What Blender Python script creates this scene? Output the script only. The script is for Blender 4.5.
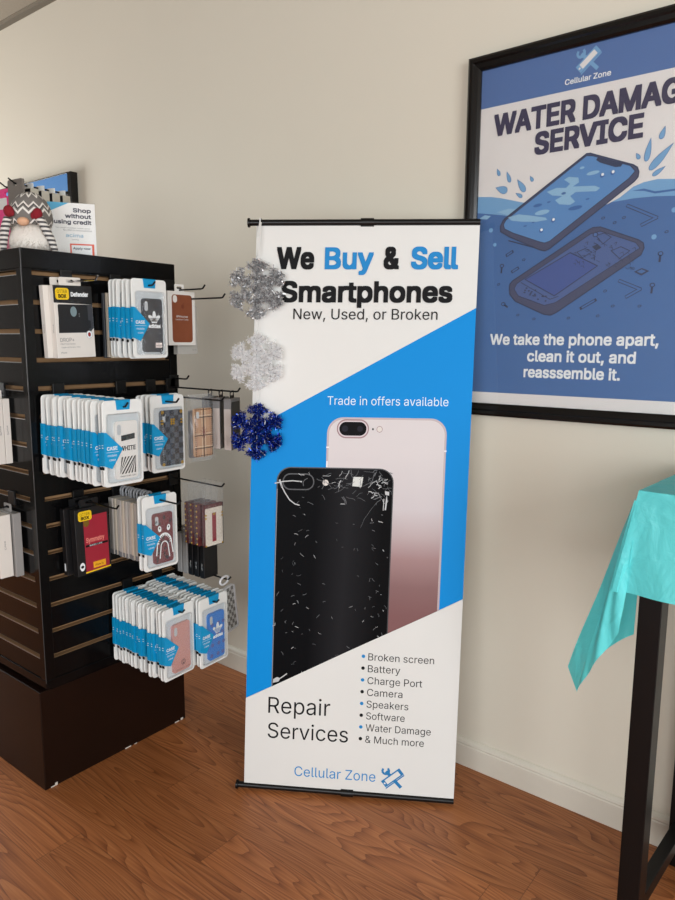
import bpy, bmesh, math, random, os, mathutils, mathutils.geometry
from mathutils import Vector, Matrix
random.seed(7)
for o in list(bpy.data.objects): bpy.data.objects.remove(o)
SC = bpy.context.scene; COL = SC.collection
PI = math.pi

# ------------------------------------------------------------------ camera
cam_d = bpy.data.cameras.new('camera'); cam = bpy.data.objects.new('camera', cam_d); COL.objects.link(cam)
cam_d.sensor_fit = 'VERTICAL'; cam_d.sensor_height = 36.0; cam_d.lens = 36.0*700/900
cam_d.clip_start = 0.02
_dn = Vector((310-337.5, 5000-450, 700)).normalized()
_lf = Vector((-560-337.5, 337-450, 700)); _lf = (_lf - _dn*_lf.dot(_dn)).normalized()
_X = -_lf; _Z = -_dn; _Y = _Z.cross(_X)
right = Vector((_X[0], _Y[0], _Z[0])); down = Vector((_X[1], _Y[1], _Z[1])); fwd = Vector((_X[2], _Y[2], _Z[2]))
M = Matrix((( right[0], -down[0], -fwd[0], 0), (right[1], -down[1], -fwd[1], -1.835), (right[2], -down[2], -fwd[2], 1.3), (0,0,0,1)))
cam.matrix_world = M
SC.camera = cam
SC.view_settings.view_transform = 'Standard'; SC.view_settings.look = 'None'
SC.view_settings.gamma = 1.0; SC.view_settings.use_curve_mapping = False
SC.view_settings.exposure = 0.12

# ------------------------------------------------------------------ world and light
w = bpy.data.worlds.new('world'); SC.world = w; w.use_nodes = True
w.node_tree.nodes['Background'].inputs[0].default_value = (0.80, 0.90, 1.0, 1)
w.node_tree.nodes['Background'].inputs[1].default_value = 1.0
def area(name, loc, target, sx, sy, power, col):
    d = bpy.data.lights.new(name, 'AREA'); d.shape = 'RECTANGLE'; d.size = sx; d.size_y = sy; d.energy = power; d.color = col
    o = bpy.data.objects.new(name, d); COL.objects.link(o); o.location = loc
    o.rotation_euler = (Vector(target)-Vector(loc)).to_track_quat('-Z', 'Y').to_euler()
    return o
area('storefront_daylight', (0.85, -4.72, 1.35), (0.85, 0, 1.35), 3.2, 1.9, 88, (0.97, 0.99, 1.0))
area('side_window_daylight', (-5.08, -.92, 1.28), (0, -.92, 1.28), 1.05, 1.45, 64, (0.99, 0.99, 0.97))
area('east_window_fill', (2.68, -2.60, 1.40), (0, -2.60, 1.40), 1.8, 2.0, 100, (0.97, 0.99, 1.0))  # unseen right-hand window, added as fill light for the package fronts

# ------------------------------------------------------------------ materials
def lin(c):
    return tuple((v/255/12.92) if v/255 <= 0.04045 else ((v/255+0.055)/1.055)**2.4 for v in c)
MATS = {}
def mat(name, rgb, rough=0.5, metal=0.0, var=0.0, vscale=30.0, bump=0.0, bscale=200.0, coat=0.0, spec=0.5, linear=False, trans=0.0):
    if name in MATS: return MATS[name]
    m = bpy.data.materials.new(name); m.use_nodes = True; nt = m.node_tree; b = nt.nodes['Principled BSDF']
    c = rgb if linear else lin(rgb)
    b.inputs['Base Color'].default_value = (*c, 1); b.inputs['Roughness'].default_value = rough; b.inputs['Metallic'].default_value = metal
    b.inputs['Coat Weight'].default_value = coat; b.inputs['Coat Roughness'].default_value = 0.05
    b.inputs['Specular IOR Level'].default_value = spec
    tc = nt.nodes.new('ShaderNodeTexCoord')
    if True:
        n = nt.nodes.new('ShaderNodeTexNoise'); n.inputs['Scale'].default_value = vscale; n.inputs['Detail'].default_value = 3
        nt.links.new(tc.outputs['Object'], n.inputs['Vector'])
        mx = nt.nodes.new('ShaderNodeMix'); mx.data_type = 'RGBA'
        v = max(var, 0.015)
        mx.inputs['A'].default_value = (*[x*(1-v) for x in c], 1); mx.inputs['B'].default_value = (*[min(1, x*(1+v)) for x in c], 1)
        nt.links.new(n.outputs['Fac'], mx.inputs['Factor']); nt.links.new(mx.outputs['Result'], b.inputs['Base Color'])
    if bump:
        n2 = nt.nodes.new('ShaderNodeTexNoise'); n2.inputs['Scale'].default_value = bscale; n2.inputs['Detail'].default_value = 4
        nt.links.new(tc.outputs['Object'], n2.inputs['Vector'])
        bp = nt.nodes.new('ShaderNodeBump'); bp.inputs['Strength'].default_value = bump; bp.inputs['Distance'].default_value = 0.002
        nt.links.new(n2.outputs['Fac'], bp.inputs['Height']); nt.links.new(bp.outputs['Normal'], b.inputs['Normal'])
    MATS[name] = m
    return m
def film(name, tint=(1,1,1), alpha=0.12, rough=0.05, body=None):
    """clear plastic or glass sheet: mostly transparent, fresnel gloss, a little haze of its own"""
    m = bpy.data.materials.new(name); m.use_nodes = True; nt = m.node_tree; nt.nodes.clear()
    out = nt.nodes.new('ShaderNodeOutputMaterial'); tr = nt.nodes.new('ShaderNodeBsdfTransparent'); gl = nt.nodes.new('ShaderNodeBsdfGlossy')
    df = nt.nodes.new('ShaderNodeBsdfDiffuse'); lw_ = nt.nodes.new('ShaderNodeLayerWeight'); lw_.inputs['Blend'].default_value = .5
    pw2 = nt.nodes.new('ShaderNodeMath'); pw2.operation = 'POWER'; pw2.inputs[1].default_value = 4.0; nt.links.new(lw_.outputs['Facing'], pw2.inputs[0])
    fr = nt.nodes.new('ShaderNodeMath'); fr.operation = 'MULTIPLY_ADD'; fr.inputs[1].default_value = .8; fr.inputs[2].default_value = .035; nt.links.new(pw2.outputs[0], fr.inputs[0])
    tr.inputs['Color'].default_value = (*tint, 1); gl.inputs['Roughness'].default_value = rough
    df.inputs['Color'].default_value = (*(body or (.8,.85,.9)), 1)
    a = nt.nodes.new('ShaderNodeMixShader'); a.inputs[0].default_value = alpha
    nt.links.new(tr.outputs[0], a.inputs[1]); nt.links.new(df.outputs[0], a.inputs[2])
    b = nt.nodes.new('ShaderNodeMixShader'); nt.links.new(fr.outputs[0], b.inputs[0])
    nt.links.new(a.outputs[0], b.inputs[1]); nt.links.new(gl.outputs[0], b.inputs[2]); nt.links.new(b.outputs[0], out.inputs[0])
    MATS[name] = m; return m

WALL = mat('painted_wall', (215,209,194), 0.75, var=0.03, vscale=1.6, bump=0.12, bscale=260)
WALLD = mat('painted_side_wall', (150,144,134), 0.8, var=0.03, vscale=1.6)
CEIL = mat('ceiling_tile', (146,138,124), 0.9, var=0.12, vscale=90, bump=0.6, bscale=120)
TRIMW = mat('painted_trim', (214,209,196), 0.4, var=0.02)
BLK = mat('black_laminate', (8,8,9), 0.20, spec=.20, var=0.1, bump=0.03, bscale=60)
ESP = mat('espresso_laminate', (28,15,10), 0.28, spec=.22, var=0.15, vscale=8, bump=0.03, bscale=60)
MDF = mat('raw_fibreboard', (150,116,80), 0.8, var=0.12, vscale=60)
ALU = mat('bright_edge_strip', (190,190,190), 0.3, metal=0.8)
HOOK = mat('black_wire', (14,14,15), 0.35, metal=0.3)
CHROME = mat('chrome_wire', (190,190,195), 0.2, metal=1.0)
PWHITE = mat('white_plastic', (232,234,232), 0.32, var=0.03, vscale=40, coat=0.3)
PGREY = mat('clear_grey_backing', (204,212,216), 0.35, var=0.10, vscale=25)
BLUEL = mat('blue_label', (0,150,206), 0.45, var=0.04)
TXW = mat('white_ink', (235,240,242), 0.5)
TXK = mat('black_ink', (20,20,22), 0.6, spec=.15)
TXG = mat('grey_ink', (120,122,126), 0.5)
CARTON = mat('white_carton', (226,221,214), 0.5, var=0.02, vscale=20)
BEIGE = mat('beige_carton', (196,186,170), 0.5, var=0.03, vscale=20)
GREYC = mat('grey_carton', (150,148,146), 0.45, var=0.05, vscale=20)
BCARD = mat('black_carton', (18,18,20), 0.4, var=0.1)
YEL = mat('yellow_label', (240,200,20), 0.5, var=0.03)
CLEAR = film('clear_film', alpha=0.03, rough=0.10)
BAG = film('clear_bag', alpha=0.05, rough=0.20)
GLASS = film('poster_glass', alpha=0.0, rough=0.02)

def floor_mat():
    m = bpy.data.materials.new('oak_laminate_planks'); m.use_nodes = True; nt = m.node_tree; N = nt.nodes; L = nt.links; b = N['Principled BSDF']
    def math_(op, a, b_=None, c=None):
        n = N.new('ShaderNodeMath'); n.operation = op
        for i, v in enumerate((a, b_, c)):
            if v is None: continue
            if isinstance(v, (int, float)): n.inputs[i].default_value = v
            else: L.new(v, n.inputs[i])
        return n.outputs[0]
    tc = N.new('ShaderNodeTexCoord'); sp = N.new('ShaderNodeSeparateXYZ'); L.new(tc.outputs['Object'], sp.inputs[0])
    x, y = sp.outputs[0], sp.outputs[1]
    PW, PL = 0.13, 1.22
    r = math_('DIVIDE', math_('ADD', y, 10*PW+0.797-6*PW), PW)
    row = math_('FLOOR', r); fy = math_('SUBTRACT', r, row)
    wn = N.new('ShaderNodeTexWhiteNoise'); wn.noise_dimensions = '1D'; L.new(row, wn.inputs['W'])
    cx = math_('DIVIDE', math_('ADD', x, math_('MULTIPLY', wn.outputs['Value'], 7.3)), PL)
    col = math_('FLOOR', cx); fx = math_('SUBTRACT', cx, col)
    wn2 = N.new('ShaderNodeTexWhiteNoise'); wn2.noise_dimensions = '2D'; cb = N.new('ShaderNodeCombineXYZ'); L.new(row, cb.inputs[0]); L.new(col, cb.inputs[1]); L.new(cb.outputs[0], wn2.inputs['Vector'])
    rnd = wn2.outputs['Value']
    # cathedral grain: contour lines of a stretched noise
    cb2 = N.new('ShaderNodeCombineXYZ'); L.new(math_('ADD', math_('MULTIPLY', x, 1.15), math_('MULTIPLY', rnd, 37.0)), cb2.inputs[0])
    L.new(math_('ADD', math_('MULTIPLY', y, 10.0), math_('MULTIPLY', rnd, 91.0)), cb2.inputs[1])
    n1 = N.new('ShaderNodeTexNoise'); n1.inputs['Scale'].default_value = 1.0; n1.inputs['Detail'].default_value = 1.2; n1.inputs['Roughness'].default_value = 0.35; L.new(cb2.outputs[0], n1.inputs['Vector'])
    ring = math_('FRACT', math_('MULTIPLY', n1.outputs['Fac'], 27.0))
    ring = math_('POWER', ring, 2.2)
    cb3 = N.new('ShaderNodeCombineXYZ'); L.new(math_('MULTIPLY', x, 5.0), cb3.inputs[0]); L.new(math_('ADD', math_('MULTIPLY', y, 210.0), math_('MULTIPLY', rnd, 50.0)), cb3.inputs[1])
    n2 = N.new('ShaderNodeTexNoise'); n2.inputs['Scale'].default_value = 1.0; n2.inputs['Detail'].default_value = 3; L.new(cb3.outputs[0], n2.inputs['Vector'])
    f = math_('ADD', math_('MULTIPLY', ring, 0.42), math_('MULTIPLY', n2.outputs['Fac'], 0.85))
    cr = N.new('ShaderNodeValToRGB'); L.new(f, cr.inputs[0]); e = cr.color_ramp.elements
    e[0].position = 0.12; e[0].color = (*lin((186,128,84)), 1); e[1].position = 0.95; e[1].color = (*lin((112,64,38)), 1)
    k = e.new(0.5); k.color = (*lin((160,101,63)), 1)
    hsv = N.new('ShaderNodeHueSaturation'); hsv.inputs['Saturation'].default_value = 1.04; L.new(cr.outputs[0], hsv.inputs['Color']); L.new(math_('ADD', math_('MULTIPLY', rnd, 0.36), 0.95), hsv.inputs['Value'])
    # seams
    sy = math_('LESS_THAN', math_('MINIMUM', fy, math_('SUBTRACT', 1.0, fy)), 0.008)
    sx = math_('LESS_THAN', math_('MINIMUM', fx, math_('SUBTRACT', 1.0, fx)), 0.0009)
    s = math_('MAXIMUM', sy, sx)
    mx = N.new('ShaderNodeMix'); mx.data_type = 'RGBA'; L.new(math_('MULTIPLY', s, 0.45), mx.inputs['Factor']); L.new(hsv.outputs[0], mx.inputs['A']); mx.inputs['B'].default_value = (*lin((60,34,22)), 1)
    L.new(mx.outputs['Result'], b.inputs['Base Color'])
    b.inputs['Roughness'].default_value = 0.42; b.inputs['Specular IOR Level'].default_value = 0.4
    bp = N.new('ShaderNodeBump'); bp.inputs['Strength'].default_value = 0.15; bp.inputs['Distance'].default_value = 0.001; L.new(math_('SUBTRACT', 1.0, f), bp.inputs['Height']); L.new(bp.outputs[0], b.inputs['Normal'])
    return m

# ------------------------------------------------------------------ mesh helpers
class MB:
    """collects polygons with several materials, links them as ONE mesh"""
    def __init__(s): s.v = []; s.f = []; s.m = []; s.mats = []
    def mi(s, m):
        if m not in s.mats: s.mats.append(m)
        return s.mats.index(m)
    def face(s, pts, m):
        n = len(s.v); s.v += [tuple(p) for p in pts]; s.f.append(tuple(range(n, n+len(pts)))); s.m.append(s.mi(m))
    def mesh(s, vs, fs, m):
        n = len(s.v); s.v += [tuple(p) for p in vs]; k = s.mi(m)
        for f in fs: s.f.append(tuple(n+i for i in f)); s.m.append(k)
    def bm(s, bm, m):
        bm.verts.index_update(); s.mesh([v.co.copy() for v in bm.verts], [[v.index for v in f.verts] for f in bm.faces], m); bm.free()
    def box(s, a, b, m, bev=0.0, seg=2, mtx=None):
        bm = bmesh.new(); bmesh.ops.create_cube(bm, size=1)
        for v in bm.verts: v.co = Vector([(a[i]+b[i])/2 + v.co[i]*(b[i]-a[i]) for i in range(3)])
        if bev: bmesh.ops.bevel(bm, geom=bm.edges[:], offset=bev, segments=seg, affect='EDGES', profile=0.5)
        if mtx: bmesh.ops.transform(bm, matrix=mtx, verts=bm.verts)
        s.bm(bm, m)
    def tube(s, pts, r, m, n=8, cap=True, radii=None):
        pts = [Vector(p) for p in pts]; rings = []; up = None
        for i, p in enumerate(pts):
            d = (pts[min(i+1, len(pts)-1)] - pts[max(i-1, 0)]).normalized()
            if up is None:
                up = d.orthogonal().normalized()
            up = (up - d*up.dot(d)).normalized(); sd = d.cross(up); rr = radii[i] if radii else r
            rings.append([p + (up*math.cos(2*PI*k/n) + sd*math.sin(2*PI*k/n))*rr for k in range(n)])
        vs = [v for R in rings for v in R]; fs = []
        for i in range(len(pts)-1):
            for k in range(n):
                fs.append((i*n+k, i*n+(k+1) % n, (i+1)*n+(k+1) % n, (i+1)*n+k))
        if cap: fs.append(tuple(range(n))[::-1]); fs.append(tuple((len(pts)-1)*n+k for k in range(n)))
        s.mesh(vs, fs, m)
    def ell(s, c, r, m, u=20, v=12, fn=None):
        bm = bmesh.new(); bmesh.ops.create_uvsphere(bm, u_segments=u, v_segments=v, radius=1)
        for q in bm.verts:
            p = q.co.copy()
            if fn: p = fn(p)
            q.co = Vector((c[0]+p.x*r[0], c[1]+p.y*r[1], c[2]+p.z*r[2]))
        s.bm(bm, m)
    def prism(s, outline, mapf, d0, d1, m):
        """closed solid between two depths of a 2-D outline; mapf(u,v,d)->xyz"""
        n = len(outline)
        vs = [mapf(u, v, d0) for u, v in outline] + [mapf(u, v, d1) for u, v in outline]
        s.mesh(vs, [tuple(range(n)), tuple(range(2*n-1, n-1, -1))] + [(i, (i+1) % n, n+(i+1) % n, n+i) for i in range(n)], m)
    def ringprism(s, outer, inner, mapf, d0, d1, m):
        n = len(outer)
        vs = [mapf(u, v, d0) for u, v in outer] + [mapf(u, v, d1) for u, v in outer] + [mapf(u, v, d0) for u, v in inner] + [mapf(u, v, d1) for u, v in inner]
        fs = []
        for i in range(n):
            j = (i+1) % n
            fs += [(i, j, n+j, n+i), (2*n+i, 3*n+i, 3*n+j, 2*n+j), (n+i, n+j, 3*n+j, 3*n+i), (i, 2*n+i, 2*n+j, j)]
        s.mesh(vs, fs, m)
    def build(s, name, parent=None, smooth=False, loc=None, mats=None):
        me = bpy.data.meshes.new(name); me.from_pydata([tuple(v) for v in s.v], [], s.f)
        for m in s.mats: me.materials.append(m)
        me.polygons.foreach_set('material_index', s.m)
        bm = bmesh.new(); bm.from_mesh(me); bmesh.ops.recalc_face_normals(bm, faces=bm.faces[:]) if not getattr(s, 'keep', False) else None
        bm.to_mesh(me); bm.free()
        if smooth:
            me.polygons.foreach_set('use_smooth', [True]*len(me.polygons)); me.set_sharp_from_angle(angle=math.radians(40))
        me.update()
        o = bpy.data.objects.new(name, me); COL.objects.link(o)
        if parent: o.parent = parent
        if loc: o.location = loc
        return o

FONT = None
try:
    fp = os.path.join(bpy.utils.system_resource('DATAFILES', path='fonts'), 'Inter.woff2')
    if os.path.exists(fp): FONT = bpy.data.fonts.load(fp)
except Exception: FONT = None
_tx = {}
def text2d(s, bold=0.0, res=2, shear=0.0):
    """the outline of a word as flat triangles (non-zero winding fill), baseline at 0"""
    if (s, res) in _tx: return _tx[(s, res)]
    c = bpy.data.curves.new('t', 'FONT'); c.body = s; c.resolution_u = res; c.fill_mode = 'NONE'
    if FONT: c.font = FONT
    o = bpy.data.objects.new('t', c); COL.objects.link(o); bpy.context.view_layer.update()
    me = bpy.data.meshes.new_from_object(o.evaluated_get(bpy.context.evaluated_depsgraph_get()))
    P = [Vector((v.co.x, v.co.y)) for v in me.vertices]; E = [tuple(e.vertices) for e in me.edges]
    bpy.data.objects.remove(o); bpy.data.curves.remove(c); bpy.data.meshes.remove(me)
    # oriented closed contours
    adj = {}
    for a, b in E: adj.setdefault(a, []).append(b); adj.setdefault(b, []).append(a)
    seen = set(); loops = []
    for a in sorted(adj):
        if a in seen: continue
        L = [a]; seen.add(a); cur = a
        while True:
            nx = [b for b in adj[cur] if b not in seen]
            if not nx: break
            nb = cur+1 if cur+1 in nx else nx[0]
            L.append(nb); seen.add(nb); cur = nb
        if len(L) > 2: loops.append(L)
    r = mathutils.geometry.delaunay_2d_cdt(P, E, [], 0, 1e-6)
    vs, fs = r[0], r[2]
    segs = [(P[L[i]], P[L[(i+1) % len(L)]]) for L in loops for i in range(len(L))]
    keep = []
    for f in fs:
        cx = sum(vs[i].x for i in f)/len(f); cy = sum(vs[i].y for i in f)/len(f); w_ = 0
        for p, q in segs:
            if (p.y <= cy) != (q.y <= cy):
                x = p.x+(cy-p.y)*(q.x-p.x)/(q.y-p.y)
                if x > cx: w_ += 1 if q.y > p.y else -1
        if w_: keep.append(tuple(f))
    used = sorted({i for f in keep for i in f}); mp = {k: n for n, k in enumerate(used)}
    _tx[(s, res)] = ([(vs[i].x, vs[i].y) for i in used], [tuple(mp[i] for i in f) for f in keep])
    return _tx[(s, res)]
_cap = {}
def capheight():
    if 'c' not in _cap:
        v, f = text2d('H'); ys = [p[1] for p in v]; _cap['c'] = max(ys)-min(ys)
    return _cap['c']
class Print:
    """flat artwork on a surface: everything in (u,v), one thin layer above the other"""
    def __init__(s, mb, mapf, eps=0.0003): s.mb = mb; s.map = mapf; s.eps = eps; s.items = []
    def poly(s, pts, m, layer): s.items.append(([tuple(p) for p in pts], [tuple(range(len(pts)))], m, layer))
    def text(s, t, u0, u1, base, cap, m, layer, bold=0.0, shear=0.0, rot=0.0):
        v, f = text2d(t, 0.0, shear=shear)
        if bold:
            e = bold*cap/capheight()*1.15; u0 += e; u1 -= e
            for k in range(8):
                P0 = e*(1, 1, 0, -1, -1, -1, 0, 1)[k]*.9, e*(0, 1, 1, 1, 0, -1, -1, -1)[k]*.9
                s.text(t, u0+P0[0], u1+P0[0], base+P0[1], cap, m, layer+.09*(k+1), 0.0, shear, rot)
        x0 = min(p[0] for p in v); x1 = max(p[0] for p in v); k = cap/capheight(); kx = (u1-u0)/(x1-x0); c, sn = math.cos(rot), math.sin(rot)
        q = [((p[0]-x0)*kx, p[1]*k) for p in v]
        s.items.append(([(u0+a*c-b*sn, base+a*sn+b*c) for a, b in q], f, m, layer))
    def line(s, pts, w, m, layer, close=False):
        pts = [Vector((p[0], p[1])) for p in pts]
        if close: pts.append(pts[0])
        for k_, (a, b) in enumerate(zip(pts[:-1], pts[1:])):
            d = (b-a)
            if d.length < 1e-6: continue
            n = Vector((-d.y, d.x)).normalized()*w/2; e = d.normalized()*w*0.35
            s.poly([a-e-n, b+e-n, b+e+n, a-e+n], m, layer+.028*k_)
    def ellipse(s, c, ru, rv, m, layer, rot=0.0, n=18):
        s.poly([(c[0]+ru*math.cos(a)*math.cos(rot)-rv*math.sin(a)*math.sin(rot), c[1]+ru*math.cos(a)*math.sin(rot)+rv*math.sin(a)*math.cos(rot)) for a in [2*PI*i/n for i in range(n)]], m, layer)
    def done(s, grid=None):
        for pts, fs, m, layer in s.items:
            bm = bmesh.new(); vv = [bm.verts.new((p[0], p[1], 0)) for p in pts]
            for f in fs:
                try: bm.faces.new([vv[i] for i in f])
                except ValueError: pass
            if len(fs) == 1 and len(pts) > 4: bmesh.ops.triangulate(bm, faces=bm.faces[:])
            if grid and len(fs) < 4:
                xs = [p[0] for p in pts]; ys = [p[1] for p in pts]
                for ax, lo, hi, st in ((0, min(xs), max(xs), grid[0]), (1, min(ys), max(ys), grid[1])):
                    k = math.ceil(lo/st)*st
                    while k < hi:
                        co = (k, 0, 0) if ax == 0 else (0, k, 0); no = (1, 0, 0) if ax == 0 else (0, 1, 0)
                        bmesh.ops.bisect_plane(bm, geom=bm.verts[:]+bm.edges[:]+bm.faces[:], plane_co=co, plane_no=no); k += st
            bm.normal_update(); bm.verts.index_update()
            vs = [s.map(v.co.x, v.co.y, layer*s.eps) for v in bm.verts]
            s.mb.mesh(vs, [[v.index for v in f.verts] for f in bm.faces], m); bm.free()
        s.items = []
def rrect(u0, u1, v0, v1, r, n=5):
    o = []
    for cx, cy, a0 in ((u1-r, v1-r, 0), (u0+r, v1-r, 90), (u0+r, v0+r, 180), (u1-r, v0+r, 270)):
        for i in range(n+1):
            a = math.radians(a0+90*i/n); o.append((cx+r*math.cos(a), cy+r*math.sin(a)))
    return o
def tag(o, label=None, cat=None, group=None, kind=None):
    if label: o['label'] = label
    if cat: o['category'] = cat
    if group: o['group'] = group
    if kind: o['kind'] = kind
    return o
def thing(name, label, cat, loc=(0,0,0), rz=0.0, group=None):
    o = bpy.data.objects.new(name, None); COL.objects.link(o); o.location = loc; o.rotation_euler = (0,0,rz); o.empty_display_size = 0.05
    return tag(o, label, cat, group)
def dup(o, parent=None):
    c = o.copy(); COL.objects.link(c)
    if parent: c.parent = parent
    for ch in [x for x in bpy.data.objects if x.parent == o and x != c]: dup(ch, c)
    return c

# ------------------------------------------------------------------ the room
XL, XR, YF, ZC = -5.0, 2.6, -4.6, 2.79
def struct(mb, name, label=None, smooth=False):
    o = mb.build(name, smooth=smooth); tag(o, label, None, None, 'structure'); return o
mb = MB(); mb.box((XL-.1, YF-.1, -.08), (XR+.1, .1, 0), floor_mat()); struct(mb, 'floor', 'brown oak-look laminate plank floor')
mb = MB(); mb.box((XL-.1, YF-.1, ZC), (XR+.1, .1, ZC+.08), CEIL); struct(mb, 'ceiling', 'grey textured ceiling tiles at the top left')
mb = MB(); mb.box((XL-.1, 0, 0), (XR+.1, .1, ZC), WALL); struct(mb, 'wall_back', 'plain beige painted wall behind the banner and display')
def wall_with_window(name, axis, c0, c1, lo, hi, wlo, whi, z0, z1):
    mb = MB()
    def bx(a0, a1, za, zb):
        if axis == 'x': mb.box((a0, c0, za), (a1, c1, zb), WALLD)
        else: mb.box((c0, a0, za), (c1, a1, zb), WALLD)
    bx(lo, wlo, 0, ZC); bx(whi, hi, 0, ZC); bx(wlo, whi, 0, z0); bx(wlo, whi, z1, ZC)
    struct(mb, name)
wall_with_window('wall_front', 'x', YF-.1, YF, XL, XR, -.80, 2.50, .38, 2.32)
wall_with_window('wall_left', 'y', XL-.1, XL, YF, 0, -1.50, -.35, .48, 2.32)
wall_with_window('wall_right', 'y', XR, XR+.1, YF, 0, -3.55, -1.65, .34, 2.44)  # unseen opening, added along with the east fill light
fr = mat('window_frame_grey', (70,70,72), 0.4, metal=0.4)
mb = MB()
for x in (-.80, .29, 1.37, 2.46): mb.box((x, YF-.08, .38), (x+.04, YF-.02, 2.32), fr)
for z in (.38, 2.28): mb.box((-.80, YF-.08, z), (2.50, YF-.02, z+.04), fr)
struct(mb, 'window_1')
mb = MB()
for y in (-1.50, -.39): mb.box((XL-.08, y, .48), (XL-.02, y+.04, 2.32), fr)
for z in (.48, 2.28): mb.box((XL-.08, -1.50, z), (XL-.02, -.35, z+.04), fr)
struct(mb, 'window_2')
# baseboard with a rounded cap
prof = [(0,0), (-.014,0), (-.014,.066), (-.012,.070), (-.0135,.074), (-.0115,.081), (-.006,.087), (0,.089)]
mb = MB(); n = len(prof)
mb.mesh([(XL, y, z) for y, z in prof] + [(XR, y, z) for y, z in prof], [(i, i+1, n+i+1, n+i) for i in range(n-1)] + [tuple(range(n)), tuple(range(2*n-1, n-1, -1))], TRIMW)
struct(mb, 'baseboard_back', 'off-white baseboard along the foot of the beige wall')
mb = MB(); g = mat('ceiling_angle', (120,112,98), 0.5)
mb.box((XL, -.022, ZC-.003), (XR, 0, ZC), g); mb.box((XL, -.003, ZC-.024), (XR, 0, ZC-.003), g); struct(mb, 'trim_1', 'thin wall angle where ceiling meets wall')

# ------------------------------------------------------------------ display cabinet
CX0, CX1, CY0, CY1, CZ0, CZ1 = -2.785, -1.785, -.889, -.395, .345, 1.536
GZ = [1.4755-.0757*k for k in range(15)]
cab = thing('display_cabinet', 'tall black slatwall display cabinet holding phone cases on hooks, left of banner', 'display cabinet', ((CX0+CX1)/2, (CY0+CY1)/2, 0))
ox, oy = (CX0+CX1)/2, (CY0+CY1)/2
mb = MB(); mb.box((-2.75-ox, -.8923-oy, 0), (-1.8214-ox, -.374-oy, .305), ESP, .002)
chip = mat('chipped_edge', (205,200,190), 0.8)
for (y, L_, z) in ((-.875,.012,0.004), (-.862,.008,.010), (-.62,.022,.004), (-.585,.010,.003), (-.42,.018,.004), (-.395,.010,.008)):
    mb.box((-1.8216-ox, y-oy, 0.0005), (-1.8208-ox, y+L_-oy, z), chip)
mb.build('plinth', cab)
mb = MB(); mb.box((CX0+.024-ox, CY0+.024-oy, .36), (CX1-.024-ox, CY1-.024-oy, CZ1-.055), MDF); mb.box((CX0+.03-ox, CY0+.03-oy, .305), (CX1-.03-ox, CY1-.03-oy, .3599), BLK); mb.build('core', cab)
mb = MB(); mb.box((CX0-ox, CY0-oy, CZ1-.05), (CX1-ox, CY1-oy, CZ1), BLK, .0015); mb.build('top_panel', cab)
mb = MB(); mb.box((CX0-ox, CY0-oy, CZ0-.018), (CX1-ox, CY1-oy, CZ0+.006), BLK, .0015); mb.build('bottom_panel', cab)
for (x, y) in ((CX1-.028, CY0), (CX1-.028, CY1-.028), (CX0, CY0), (CX0, CY1-.028)):
    mb = MB(); mb.box((x-ox, y-oy, CZ0+.006), (x+.028-ox, y+.028-oy, CZ1-.05), BLK, .0012); mb.build('corner_post', cab)
mb = MB(); mb.tube([(CX1+.0004-ox, CY0-.0004-oy, CZ0), (CX1+.0004-ox, CY0-.0004-oy, CZ1-.002)], .0011, mat('worn_corner_edge', (46,44,43), .5), 6)
mb.build('corner_edge', cab)
def slats(a, b, mapf, name, post=.028, alu=False):
    """boards with a T groove between; the raw fibreboard shows in each groove"""
    mb = MB()
    mb.box(*[(min(p[i] for p in (mapf(a+post,CZ0+.006,-.028), mapf(b-post,CZ1-.05,-.016))), ) for i in range(0)], ) if False else None
    edges = [CZ1-.05] + [z for z in GZ] + [CZ0+.006]
    for i in range(len(edges)-1):
        zt = edges[i] - (.006 if i else 0); zb = edges[i+1] + (.006 if i < len(edges)-2 else 0)
        if zt-zb < .004: continue
        p, q = mapf(a+post, zb, -.012), mapf(b-post, zt, -.003)
        lo = [min(p[k], q[k]) for k in range(3)]; hi = [max(p[k], q[k]) for k in range(3)]
        mb.box(lo, hi, BLK, .0008)
        if i < len(edges)-2:     # lower lip of raw board in the groove
            p, q = mapf(a+post, zb-.012, -.026), mapf(b-post, zb-.0118+.0, -.0045)
            lo = [min(p[k], q[k]) for k in range(3)]; hi = [max(p[k], q[k]) for k in range(3)]; hi[2] = lo[2]+.0006
            mb.box(lo, hi, MDF)
            if alu:
                p, q = mapf(a+post, zb-.0135, -.004), mapf(b-post, zb-.0118, -.0022)
                lo = [min(p[k], q[k]) for k in range(3)]; hi = [max(p[k], q[k]) for k in range(3)]
                mb.box(lo, hi, ALU)
    mb.build(name, cab)
slats(CY0, CY1, lambda a, z, d: (CX1+d-ox, a-oy, z), 'slat_panel')
slats(CX0, CX1, lambda a, z, d: (a-ox, CY0-d-oy, z), 'slat_panel', post=.004, alu=True)
slats(CX0, CX1, lambda a, z, d: (a-ox, CY1+d-oy, z), 'slat_panel')

# ------------------------------------------------------------------ hooks on the cabinet (each can be lifted off)
def hook(y, z, gz, tipx, label, m=HOOK, tip=.010, face='side', x=None, tall=False):
    L_ = tipx-CX1 if face == 'side' else tipx
    loc = (CX1, y, z) if face == 'side' else (x, CY0, z)
    t = thing('display_hook', label, 'hook', loc, 0 if face == 'side' else -PI/2, 'wire hooks on the cabinet')
    mb = MB(); mb.box((-.003, -.017, gz-z-.026), (.004, .017, gz-z+.012), HOOK, .001); mb.box((-.010, -.014, gz-z-.001), (-.002, .014, gz-z+.004), HOOK); mb.build('bracket', t)
    mb = MB(); mb.tube([(.003, 0, 0), (L_-.018, 0, -.001), (L_-.010, 0, 0), (L_, 0, tip)], .0026, m, 8); mb.build('rod', t, smooth=True)
    return t
R = -1.785
hook(-.765, 1.457, GZ[0], -1.635, 'chrome hook above the white black-topped carton, top tier nearest the corner', CHROME)
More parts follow.
